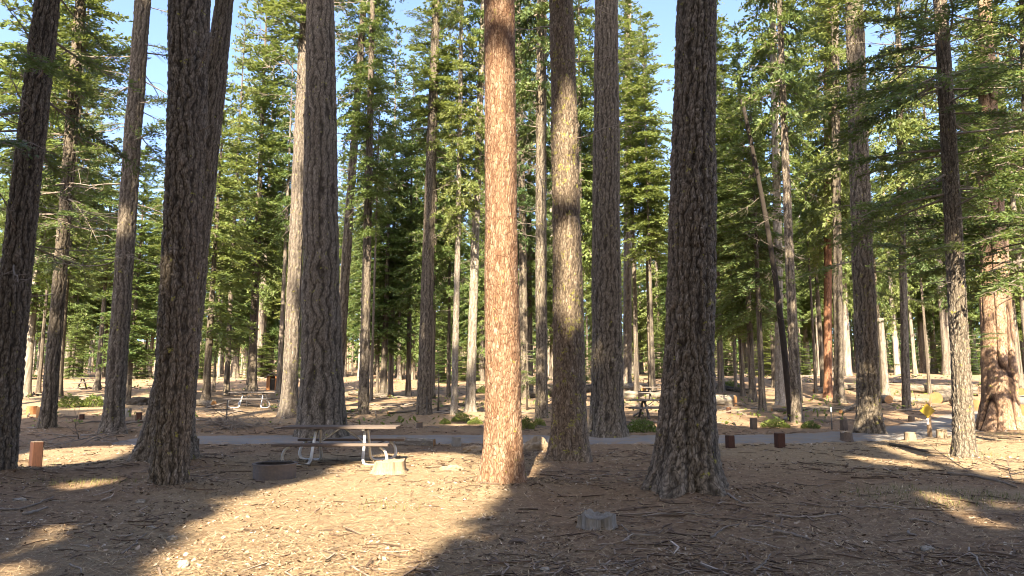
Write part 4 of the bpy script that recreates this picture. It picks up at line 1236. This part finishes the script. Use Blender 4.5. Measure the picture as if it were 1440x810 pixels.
def rock(name, px, py, sx, sy, sz, mat, label, cat, seed, rz=0.0):
    g = ground(px, py)
    rg = np.random.default_rng(seed)
    n, m = 28, 18
    th = np.arange(n) / n * 6.283; ph = np.linspace(-1.35, 1.5, m)
    PH, TH = np.meshgrid(ph, th, indexing='ij')
    X = np.cos(PH) * np.cos(TH); Y = np.cos(PH) * np.sin(TH); Z = np.sin(PH)
    r = 1 + 0.45 * (noise2(X * 1.7 + seed, Y * 1.7 + Z * 2.1, seed) - .5) + 0.35 * (noise2(X * 3.5 - Z * 3, Y * 3.5 + seed, seed + 2) - .5) + 0.16 * (noise2(X * 8 + Z * 6, Y * 8 - Z * 5, seed + 4) - .5)
    fl = np.abs(X) ** 4 + np.abs(Y) ** 4 + np.abs(Z) ** 4
    r = r / fl ** 0.10
    V = np.stack([X * r * sx, Y * r * sy, Z * r * sz], -1).reshape(-1, 3)
    i = np.arange(m - 1)[:, None] * n; j = np.arange(n)[None]
    Q = np.stack([i + j, i + (j + 1) % n, i + n + (j + 1) % n, i + n + j], -1).reshape(-1, 4)
    V = np.vstack([V, [[0, 0, sz * 1.0]]])
    T = [[len(V) - 1, (m - 1) * n + k, (m - 1) * n + (k + 1) % n] for k in range(n)]
    o = obj(name, mesh(name, V, [Q, np.array(T)], M[mat], False), None, g + Vector((0, 0, sz * 0.22)), (0, 0, rz))
    tag(o, label, cat, 'stones on the forest floor')
rock('stone', 212, 745, .05, .04, .035, 'stone', 'small white stone in the shade left of the sunlit clearing', 'stone', 1)
rock('stone', 257, 794, .05, .045, .05, 'stone', 'pale stone on sunlit litter near the bottom left of the clearing', 'stone', 2)
rock('stone', 197, 709, .06, .04, .03, 'stone', 'pale stone left of the foot of the nearest left trunk', 'stone', 3)
rock('stone', 28, 701, .09, .06, .03, 'stone', 'flat pale stone below the leftmost trunk', 'stone', 4)
rock('stone', 403, 668, .075, .06, .075, 'stone', 'angular stone leaning at the right end of the fire ring', 'stone', 5)
rock('stone', 242, 758, .055, .03, .03, 'stone', 'long pale stone at the shade edge of the clearing', 'stone', 6)
rock('stone', 1304, 771, .06, .05, .035, 'stone', 'pale stone in the shaded right foreground', 'stone', 7)
rock('stone', 766, 799, .04, .03, .025, 'stone', 'white stone at bottom centre in the shade', 'stone', 8)
rock('stone', 728, 756, .09, .06, .04, 'stump_dark', 'dull brown lump left below the grey stump', 'stone', 9)
rock('stone', 635, 662, .20, .12, .09, 'pale_wood', 'low pale rotten wood lump left of the red trunk', 'wood lump', 10)
rock('stone', 668, 637, .28, .2, .15, 'pale_wood', 'pale sunlit chunk partly behind the sunlit red trunk', 'wood lump', 12)
rock('stone', 755, 633, .30, .22, .26, 'pale_wood', 'pale blocky stump chunk between the red and lichen spotted trunks', 'stump', 13)
rock('stone', 300, 597, .3, .25, .12, 'stump_dark', 'dark lump at the road end beside the left trunks', 'wood lump', 14)
rock('stone', 195, 570, .55, .35, .3, 'near_black', 'dark log heap behind the flared grey trunk', 'log heap', 15)

# ---------------------------------------------------------------- stumps, posts, logs
def stump(px, py, w, h, mat, label, top='cut_wood', rag=0.02, flare=0.15, seed=0, slope=0.0, rough=1.0, n=36, split=0.0):
    g = ground(px, py); D = depth(g)
    r = w * D / F_PX / 2; hh = h * D / F_PX
    rg = np.random.default_rng(seed + int(px))
    zs = np.array([-0.15, 0.0, 0.06, 0.3, 0.6, 0.85, 1.0])
    th = np.arange(n) / n * 6.283
    Z, TH = np.meshgrid(zs * hh, th, indexing='ij')
    rr = r * (1 + flare * np.exp(-np.maximum(Z, 0) / (0.3 * hh)) + 0.10 * rough * (noise2(TH / 6.283 * 9, Z * 0, seed, 9) - .5) * 2 + 0.07 * rough * (noise2(TH / 6.283 * 4, Z * 2, seed + 11, 4) - .5) * 2 + 0.06 * rough * (noise2(TH / 6.283 * 18, Z * 1.5, seed + 3, 18) - .5) * 2) / (1 + flare)
    topn = (noise2(TH / 6.283 * 9, 0 * Z, seed + 7, 9) - .5) + 0.8 * (noise2(TH / 6.283 * 18, 0 * Z, seed + 8, 18) - .5)
    rr = rr * (1 + split * (noise2(TH / 6.283 * (n // 3), Z * 0.8, seed + 21, n // 3) - .5) * 2)
    Z = Z * (1 + 1.6 * split * (noise2(TH / 6.283 * (n // 3), Z * 0, seed + 23, n // 3) - .4) * np.clip(Z / hh, 0, 1) ** 2)
    Z = Z * (1 + slope * np.cos(TH) * np.clip(Z / hh, 0, 1))
    Z = Z + rag * hh * topn * 2 * np.clip(Z / hh, 0, 1) ** 3
    V = np.stack([rr * np.cos(TH), rr * np.sin(TH), Z], -1).reshape(-1, 3)
    m = len(zs)
    i = np.arange(m - 1)[:, None] * n; j = np.arange(n)[None]
    Q = np.stack([i + j, i + (j + 1) % n, i + n + (j + 1) % n, i + n + j], -1).reshape(-1, 4)
    root = thing('stump', label, 'stump', g, 0)
    obj('stump_side', mesh('stump_side', V, Q, M[mat], False), root)
    ring = V[-n:]
    inner = ring * np.array([.55, .55, 1]) + np.array([0, 0, -rag * hh * 0.9 - 0.004]); ctr = np.array([[0, 0, ring[:, 2].mean() - rag * hh * 1.1]])
    V2 = np.vstack([ring * np.array([.985, .985, 1]), inner, ctr])
    Q2 = np.stack([np.arange(n), (np.arange(n) + 1) % n, n + (np.arange(n) + 1) % n, n + np.arange(n)], -1)
    T2 = np.stack([n + np.arange(n), n + (np.arange(n) + 1) % n, np.full(n, 2 * n)], -1)
    obj('stump_top', mesh('stump_top', V2, [Q2, T2], M[top], False), root)
    return root
stump(838, 738, 62, 16, 'grey_wood', 'weathered grey splintered stump in the foreground shade', 'grey_wood', .24, .12, 3, 0.10, 1.6, 84, 0.16)
stump(549, 665, 56, 17, 'pale_wood', 'broad pale weathered stump beside the right foot of the picnic table', 'pale_wood', .10, .25, 4, 0.12, 1.7, 72, 0.08)
stump(642, 627, 15, 12, 'grey_wood', 'small grey stump at the road edge left of the red trunk', 'pale_wood', .06, .1, 5)
stump(273, 645, 12, 24, 'stump_dark', 'dark stump at the right side of the nearest left trunk', 'stump_dark', .05, .1, 6)
stump(180, 586, 10, 12, 'grey_wood', 'grey stump right of the flared grey trunk', 'grey_wood', .05, .1, 7)
stump(307, 599, 9, 11, 'stump_dark', 'small dark stump beside the thin iron stake at left', 'stump_dark', .02, .1, 8)
stump(1280, 619, 15, 11, 'pale_wood', 'sunlit pale sawn stump left of the sign post', 'pale_wood', .02, .05, 9)
stump(1324, 616, 14, 12, 'pale_wood', 'sunlit pale sawn stump right of the sign post', 'pale_wood', .02, .05, 10)
stump(1282, 593, 9, 8, 'stump_dark', 'dark stump with a pale top across the road from the sign', 'pale_wood', .02, .1, 11)
stump(1191, 621, 20, 12, 'stump_dark', 'dark broken root stump at the left foot of the road bend trunk', 'pale_wood', .2, .3, 12)
stump(590, 602, 10, 8, 'stump_dark', 'low brown stump on the bank behind the right end of the table', 'cut_wood', .05, .1, 13)
stump(1006, 581, 6, 7, 'stump_dark', 'little dark stump at left of the lit sawn log', 'cut_wood', .02, .1, 14)
stump(1025, 580, 7, 8, 'post_brown', 'little brown stump in front of the lit sawn log', 'cut_wood', .02, .1, 15)
stump(494, 553, 5, 4, 'stump_dark', 'tiny dark stump right of the trunk behind the table', 'stump_dark', .02, .1, 16)
stump(519, 551, 5, 6, 'stump_dark', 'tiny dark stump right of the slim straight trunk', 'stump_dark', .02, .1, 17)
stump(575, 549, 5, 4, 'stump_dark', 'tiny dark stump left of the tall slim grey trunk', 'stump_dark', .02, .1, 18)
stump(44, 583, 13, 11, 'hut_wood', 'orange brown sawn round behind the slender left trunk', 'cut_wood', .02, .05, 19)
stump(56, 587, 10, 14, 'cut_wood', 'bright orange sawn round touching the slender left trunk', 'cut_wood', .05, .05, 20)

def post(px, py, w, h, rz, label, mat='post_brown'):
    g = ground(px, py); D = depth(g)
    s = w * D / F_PX / (abs(math.cos(rz)) + abs(math.sin(rz))); hh = h * D / F_PX
    mb = MB(); mb.box((0, 0, hh / 2 - 0.1), (s, s, hh + 0.2), rz, 0.012)
    root = thing('bollard', label, 'bollard', g, 0, 'brown wooden posts along the road')
    mb.obj('post_shaft', M[mat], root)
    m2 = MB(); m2.box((0, 0, hh + 0.006), (s * .93, s * .93, 0.014), rz, 0.004)
    m2.obj('post_top', M['stump_dark'], root)
post(49, 660, 19, 35, 0.85, 'rust brown square post by the leftmost trunk, one face sunlit')
post(1027, 632, 12, 17, 0.25, 'left of the two brown posts in front of the road')
post(1097, 632, 13, 20, 0.18, 'right of the two brown posts in front of the road')
post(195, 590, 9, 11, 0.3, 'small brown post right of the flared grey trunk')
post(115, 589, 7, 7, 0.3, 'small brown post on the lit strip between the slender and flared left trunks')
post(1060, 603, 9, 15, 0.2, 'dark brown post across the road at the foot of a thin trunk', 'stump_dark')
post(1187, 605, 9, 14, 0.2, 'dark brown post across the road beside the road bend trunk', 'stump_dark')

def stake(px, py, top, label, bar=False):
    g = ground(px, py); D = depth(g); h = (py - top) * D / F_PX
    root = thing('marker_stake', label, 'stake', g)
    mb = MB(); mb.box((0, 0, h / 2 - .1), (.045, .03, h + .2), 0.4, 0.004); mb.obj('stake_shaft', M['post_steel'], root)
    if bar:
        m2 = MB(); m2.box((0, -.03, h * .62), (.26, .02, .035), 0.2, 0.003); m2.obj('crossbar', M['post_steel'], root)
    else:
        m2 = MB(); m2.box((0, -.025, h * .86), (.06, .008, .16), 0.4, 0.002); m2.obj('stake_plate', M['tag_white'], root)
stake(318, 597, 562, 'thin dark iron stake with a crossbar at left beside the road', True)
stake(1170, 604, 572, 'thin marker stake across the road near the road bend')
stake(600, 588, 562, 'thin stake at the left of the low green shrubs', True)

def log(p0, p1, r, label, bark='bark_far', seed=1, taper=0.85, fade=0.0):
    """a felled trunk between two pixels on the ground"""
    a, b = ground(*p0), ground(*p1)
    ax = b - a; L = ax.length
    rows = np.linspace(0, L, max(12, int(L * 5)))
    cx = lambda z: 0.03 * np.sin(np.asarray(z) * 0.9 + seed); cy = lambda z: 0.03 * np.cos(np.asarray(z) * 0.7 + seed)
    V, F, uv, cav, rn = trunk_geo(seed, L, lambda z: r * (1 - (1 - taper) * np.asarray(z) / L), cx, cy, 26, rows, 0.02, 0.13, 0.0, r)
    q = len(V) - 1
    root = thing('fallen_log', label, 'log', (a.x, a.y, a.z + r * 0.78))
    root.rotation_euler = ax.to_track_quat('Z', 'Y').to_euler()
    obj('log_bark', mesh('log_bark', V[:-1], [F[0]], M[bark], True, uv[:len(F[0]) * 4], {'cav': cav[:-1], 'rnd': rn[:-1]}), root)
    n = 26
    for k, z in ((0, -0.004), (1, L + 0.004)):
        ring = V[:26].copy() if k == 0 else V[-27:-1].copy()
        ring[:, 2] = z; c = ring.mean(0, keepdims=True)
        T = np.stack([np.arange(n), (np.arange(n) + 1) % n, np.full(n, n)], -1)
        obj('cut_face', mesh('cut_face', np.vstack([ring, c]), T if k else T[:, ::-1], M['cut_wood']), root)
log((558, 626), (611, 627), .14, 'pale log lying right of the picnic table by the road edge', 'bark_pale', 3)
log((1308, 567), (1258, 564), .17, 'sunlit log with an orange cut end behind the sign', 'bark_pale', 4)
log((1376, 556), (1278, 552), .34, 'big grey log lying behind the sunlit log near the sign', 'bark_grey', 5, .7)
log((1318, 566), (1345, 560), .33, 'grey log partly hidden behind the pale footed trunk', 'bark_grey', 14, .9)
log((1250, 567), (1215, 560), .22, 'sunlit log with orange cut end left of the slim trunk behind the road', 'bark_pale', 6)
log((1374, 579), (1342, 569), .30, 'short log with a bright orange cut end left of the cinnamon trunk', 'bark_grey', 7)
log((1440, 586), (1475, 574), .30, 'log with an orange end at the right edge beside the cinnamon trunk', 'bark_grey', 8)
log((1437, 556), (1470, 550), .26, 'upper log with an orange end at the right edge', 'bark_grey', 9)
log((866, 561), (932, 562), .30, 'big pale log between road edge trunk and broadest trunk', 'bark_pale', 10, .95)
log((872, 549), (905, 552), .26, 'smaller pale log behind the big log in the central gap', 'bark_pale', 11)
log((690, 566), (838, 552), .40, 'long dark log lying behind the red and lichen spotted trunks', 'bark_grey', 12, .9)
log((1002, 569), (1034, 570), .30, 'bright sunlit sawn log on the lit clearing right of the broadest trunk', 'bark_pale', 13, .97)
log((546, 583), (672, 571), .07, 'long thin dark pole lying behind the slim trunks', 'bark_dark', 15, .7)
log((505, 577), (455, 590), .09, 'thin grey fallen log leaning past the trunk behind the table', 'bark_grey', 16, .7)
log((1195, 577), (1085, 580), .12, 'low grey log across the rise behind the roadside trunks', 'bark_grey', 17, .7)

log((1062, 554), (1008, 549), .20, 'long grey log across the far clearing right of the broadest trunk', 'bark_grey', 21, .8)
log((548, 561), (492, 556), .18, 'grey log on the lit ground behind the slim straight trunk', 'bark_grey', 22, .8)
log((1146, 551), (1206, 546), .20, 'grey log on the rise behind the rust red trunk', 'bark_grey', 23, .8)
log((1228, 560), (1182, 584), .13, 'slanting grey log behind the road bend trunk', 'bark_grey', 24, .7)
log((300, 573), (240, 566), .16, 'grey log lying left of the far left picnic table', 'bark_grey', 25, .8)
def slash(px, py, w, label, n, seed, k0=1.0):
    """heap of cut branches: every branch a part"""
    g = ground(px, py); root = thing('brush_pile', label, 'brush pile', g)
    rg = np.random.default_rng(seed)
    for k in range(n):
        s = rg.uniform(0.5, 1.1) * k0
        obj('branch', DEAD[k % 6], root, (rg.normal() * w * .5, rg.normal() * w * .25, 0.05 + abs(rg.normal()) * 0.12), (rg.uniform(0, 6.28), rg.normal() * .12, rg.uniform(0, 6.28)), (s, s, s))
slash(322, 604, 1.1, 'low heap of cut branches at the left end of the road', 34, 1)
slash(1247, 577, 2.2, 'grey heap of cut branches behind the road bend trunk', 46, 2)
slash(1255, 625, .35, 'small tangle of pale twigs right of the road bend trunk', 8, 3, 0.3)
slash(105, 623, 0.8, 'low brushwood heap between the slender and flared left trunks', 20, 4)
slash(1415, 676, .7, 'dry twigs heaped right of the pale footed trunk', 12, 5, 0.5)

# ---------------------------------------------------------------- shrubs
def shrub_mesh(seed, w=1.0, h=0.4):
    rg = np.random.default_rng(seed); n = 1100
    a = rg.uniform(0, 6.28, n); r = np.sqrt(rg.random(n)); lump = 0.55 + 0.45 * noise2(np.cos(a) * r * 3 + seed, np.sin(a) * r * 3, seed)
    z = h * rg.random(n) ** 0.6 * (1 - 0.75 * r ** 2) * lump * 1.3
    c = np.stack([r * np.cos(a) * w / 2, r * np.sin(a) * w / 2, z], -1)
    d = np.stack([np.cos(a) * .6 + rg.normal(size=n) * .5, np.sin(a) * .6 + rg.normal(size=n) * .5, rg.random(n) * .9], -1); d /= np.linalg.norm(d, axis=1)[:, None]
    V, Q = sprays(c, d, rg.uniform(.05, .11, n), rg.uniform(.012, .024, n), rg, 1.0)
    st = MB()
    for k in range(14):
        q = rg.uniform(0, 6.28); e = np.array([math.cos(q) * w * .4, math.sin(q) * w * .4, h * .6]) * rg.uniform(.5, 1)
        st.tube([np.zeros(3), e * .5 + np.array([0, 0, .05]), e], [.008, .006, .003], 3, False)
    return mesh('foliage', V, Q, M['shrub_leaf'], False, None, {'rnd': np.repeat(rg.random(n), 4)}), st.mesh('stem', M['twig'])
SH = [shrub_mesh(800 + k) for k in range(3)]
def shrub(px, py, w, h, label):
    g = ground(px, py); D = depth(g); s = w * D / F_PX; hh = h * D / F_PX
    root = thing('low_shrub', label, 'shrub', g, rng.uniform(0, 6.28))
    k = int(rng.integers(0, 3))
    obj('foliage', SH[k][0], root, None, None, (s, s, hh / .4)); obj('stem', SH[k][1], root, None, None, (s, s, hh / .4))
shrub(648, 592, 26, 14, 'low green shrub at the foot of the kinked pale trunk')
shrub(668, 597, 22, 10, 'low green shrub left beside the red trunk')
shrub(626, 595, 16, 8, 'small low shrub left of the kinked pale trunk')
shrub(740, 605, 24, 20, 'bright green shrub right beside the red trunk')
shrub(757, 600, 22, 14, 'darker green shrub at the dark trunk left of the lichen spotted trunk')
shrub(902, 606, 44, 20, 'wide grey green shrub by the road left of the broadest trunk')
shrub(1090, 601, 40, 13, 'low green shrub across the road left of the slim trunk')
shrub(1140, 602, 26, 12, 'low green shrub across the road right of the slim trunk')
shrub(1028, 548, 26, 13, 'yellow green bush on the far lit clearing')
shrub(98, 574, 36, 18, 'dark green shrub right of the slender left trunk')
shrub(130, 573, 30, 18, 'green shrub left of the flared grey trunk')
shrub(1425, 607, 34, 12, 'low green plants beside the cinnamon trunk')
shrub(680, 553, 22, 10, 'small green bush in front of the far logs left of the red trunk')
# saplings
def sapling(px, py, h, label, bushy=True):
    g = ground(px, py); D = depth(g); hh = h * D / F_PX
    root = thing('sapling', label, 'sapling', g)
    mb = MB(); mb.tube([[0, 0, -.1], [0.02, 0, hh * .5], [0, 0, hh]], [.05, .035, .01], 7); mb.obj('trunk', M['bark_pale'], root, True)
    for k in range(int(10 + hh * 4)):
        z = rng.uniform(.3, 1.0) * hh; az = rng.uniform(0, 6.28); s = (0.25 + 0.5 * (1 - z / hh)) * min(1, hh / 3)
        obj('branch', BOUGH[k % 4] if bushy else DEAD[k % 6], root, (0, 0, z), (0, rng.uniform(-.3, .3), az), (s, s, s))
sapling(741, 578, 95, 'young conifer sapling with pale stem right of the red trunk')
sapling(616, 580, 60, 'bare thin sapling left of the kinked pale trunk', False)
sapling(1128, 566, 40, 'tiny bare sapling on the rise left of the rust red trunk', False)

# ---------------------------------------------------------------- picnic tables
def make_table(label, loc, rz=0.0, top='table_brown', L=2.35, pipe='galvanised'):
    root = thing('picnic_table', label, 'picnic table', loc, rz, 'picnic tables of the campground')
    for k, y in enumerate((-.25, 0, .25)):
        mb = MB(); mb.box((0, y, .745), (L, .242, .05), 0, .008); mb.obj('top_board', M[top], root)
    for y in (-.68, .68):
        mb = MB(); mb.box((.12 * (1 if y > 0 else -1) * .6, y, .435), (L * .98, .25, .05), 0, .008); mb.obj('seat', M[top], root)
    for sx in (-1, 1):
        x0 = sx * .50
        fr = MB()
        for sy in (-1, 1):
            P = smooth_path([[x0, sy * .16, .70], [x0 + sx * .02, sy * .30, .40], [x0 + sx * .03, sy * .44, .12], [x0 + sx * .10, sy * .50, .035], [x0 + sx * .28, sy * .55, .03],
                             [x0 + sx * .47, sy * .60, .05], [x0 + sx * .54, sy * .63, .16], [x0 + sx * .50, sy * .66, .32], [x0 + sx * .40, sy * .68, .405]], 5)
            P[:, 2] -= 0.01
            if pipe == 'post_steel': P = np.array([[x0, sy * .12, .69], [x0, sy * .40, .34], [x0, sy * .66, -.02]])
            fr.tube(P, .030 if pipe != 'post_steel' else .05, 10)
        fr.obj('pipe_leg', M[pipe], root, True)
        br = MB()
        br.box((x0, 0, .70), (.06, .72, .03), 0, .004)
        br.box((x0 + sx * .25, 0, .398), (.05, 1.5, .022), 0, .004)
        br.obj('bearer', M['post_steel'], root)
        b2 = MB(); b2.tube([[sx * .06, 0, .71], [x0 + sx * .0, 0, .405]], .016, 6); b2.obj('brace', M['galvanised'], root)
    return root
def dup(root, loc, rz, label, s=1.0):
    r = root.copy(); COL.objects.link(r); r.location = loc; r.rotation_euler = (0, 0, rz); r['label'] = label; r.scale = (s, s, s)
    for ch in list(root.children):
        c = ch.copy(); COL.objects.link(c); c.parent = r
    return r
T0 = make_table('brown picnic table with bent galvanised pipe legs in the near clearing', ground(480, 649), 0.02)
far_t = make_table('weathered dark picnic table beyond the road at left', ground(357, 572), -0.05, 'table_grey')
dark_t = make_table('x', ground(922, 588), 0.15, 'table_grey', 2.35, 'post_steel')
dark_t['label'] = 'dark picnic table half hidden left of the broadest trunk'
dup(dark_t, ground(126, 546), 0.1, 'distant dark picnic table between the slender and flared left trunks')
dup(dark_t, ground(926, 562), -0.1, 'farther dark picnic table seen over the log left of the broadest trunk')

# fire ring
def fire_ring():
    g = ground(386, 671); D = depth(g); r = 58 * D / F_PX / 2; h = 21 * D / F_PX
    root = thing('fire_ring', 'low round steel fire ring left of the near picnic table', 'fire ring', g)
    n = 40; th = np.arange(n) / n * 6.283
    def band(r0, r1, z0, z1):
        P = [(r0, z0), (r0, z1), (r1, z1), (r1, z0)]
        V = np.vstack([np.stack([a * np.cos(th), a * np.sin(th), np.full(n, b)], -1) for a, b in P])
        Q = []
        for k in range(4):
            for j in range(n):
                Q.append([k * n + j, ((k + 1) % 4) * n + j, ((k + 1) % 4) * n + (j + 1) % n, k * n + (j + 1) % n])
        mb = MB(); mb.add(V, Q); return mb
    band(r, r - .012, -.12, h - .02).obj('ring_wall', M['ring_steel'], root, False)
    band(r + .022, r - .030, h - .022, h).obj('ring_rim', M['ring_steel'], root, False)
    for z in (h * .45,):
        band(r + .006, r + .0005, z, z + .02).obj('ring_rib', M['ring_steel'], root, False)
    a = MB(); V = np.vstack([np.stack([(r - .02) * np.cos(th), (r - .02) * np.sin(th), .05 + .03 * np.sin(th * 5)], -1), [[0, 0, .12]]])
    a.add(V, [], [[j, (j + 1) % n, n] for j in range(n)]); a.obj('ash_bed', M['ash'], root)
    gr = MB()
    for k in range(9):
        x = -.20 + k * .05; gr.tube([[x, -.02, h + .012], [x, r * .8, h + .012]], .007, 5)
    gr.tube([[-.22, -.02, h + .018], [.22, -.02, h + .018]], .009, 5)
    gr.obj('grill', M['post_steel'], root)
fire_ring()

# road sign
def sign():
    g = ground(1308, 615); D = depth(g); k = D / F_PX
    root = thing('road_sign', 'yellow diamond warning sign on a wooden post between two pale stumps', 'sign', g, 0)
    h = (615 - 566) * k
    mb = MB(); mb.box((0, 0, h / 2 - .15), (.115, .10, h + .3), -.8, .008); mb.obj('sign_post', M['sign_post'], root)
    s = 20 * k / 2; yaw = -0.8
    cz = (615 - 578) * k
    Rm = np.array([[math.cos(yaw), math.sin(yaw), 0], [-math.sin(yaw), math.cos(yaw), 0], [0, 0, 1]])
    off = np.array([math.sin(yaw) * .066, -math.cos(yaw) * .066, 0])
    def plate(sc, y0, y1, mat, nm):
        P = np.array([[-1, 0], [0, -1], [1, 0], [0, 1]]) * sc * s
        V = np.vstack([np.stack([P[:, 0], np.full(4, y), P[:, 1]], -1) for y in (y0, y1)]) @ Rm + off + np.array([0, 0, cz])
        m = MB(); m.add(V, [[0, 1, 2, 3], [7, 6, 5, 4]] + [[j, 4 + j, 4 + (j + 1) % 4, (j + 1) % 4] for j in range(4)]); m.obj(nm, mat, root)
    plate(1.0, -.012, 0.0, M['sign_yellow'], 'sign_plate')
    m = MB()
    m.box((-.075, -.07, (615 - 593) * k), (.09, .01, 8 * k), .3, .002); m.obj('sign_tag', M['tag_white'], root)
sign()

# far hut
def hut():
    g = ground(383, 545); D = depth(g) ; k = D / F_PX
    root = thing('hut', 'small orange brown wooden hut far behind the left picnic table', 'hut', g, 0.3)
    w, h = 16 * k, 20 * k
    for sx in (-1, 1):
        mb = MB(); mb.box((sx * (w / 2 - .05), 0, h / 2), (.1, w, h), 0, .01); mb.obj('wall', M['hut_wood'], root)
    mb = MB(); mb.box((0, w / 2 - .05, h / 2), (w - .204, .1, h - .01), 0, .01); mb.obj('wall', M['hut_wood'], root)
    for sx in (-1, 1):
        mb = MB(); mb.box((sx * w * .33, -w / 2 + .05, h / 2), (w * .24, .1, h - .02), 0, .01); mb.obj('wall', M['hut_wood'], root)
    mb = MB(); mb.box((0, -w / 2 + .08, h * .42), (w * .40, .04, h * .82), 0, .01); mb.obj('door', M['near_black'], root)
    rf = MB(); o_ = w * .68
    V = []
    for y in (-o_, o_):
        for t in (0, .08):
            V += [[-o_, y, h - .15 + t], [0, y, h + w * .28 + t], [o_, y, h - .15 + t]]
    rf.add(V, [[3, 4, 10, 9], [4, 5, 11, 10], [0, 6, 7, 1], [1, 7, 8, 2], [0, 3, 9, 6], [2, 8, 11, 5], [0, 1, 4, 3], [1, 2, 5, 4], [6, 9, 10, 7], [7, 10, 11, 8]])
    rf.obj('roof', M['roof_dark'], root)
hut()
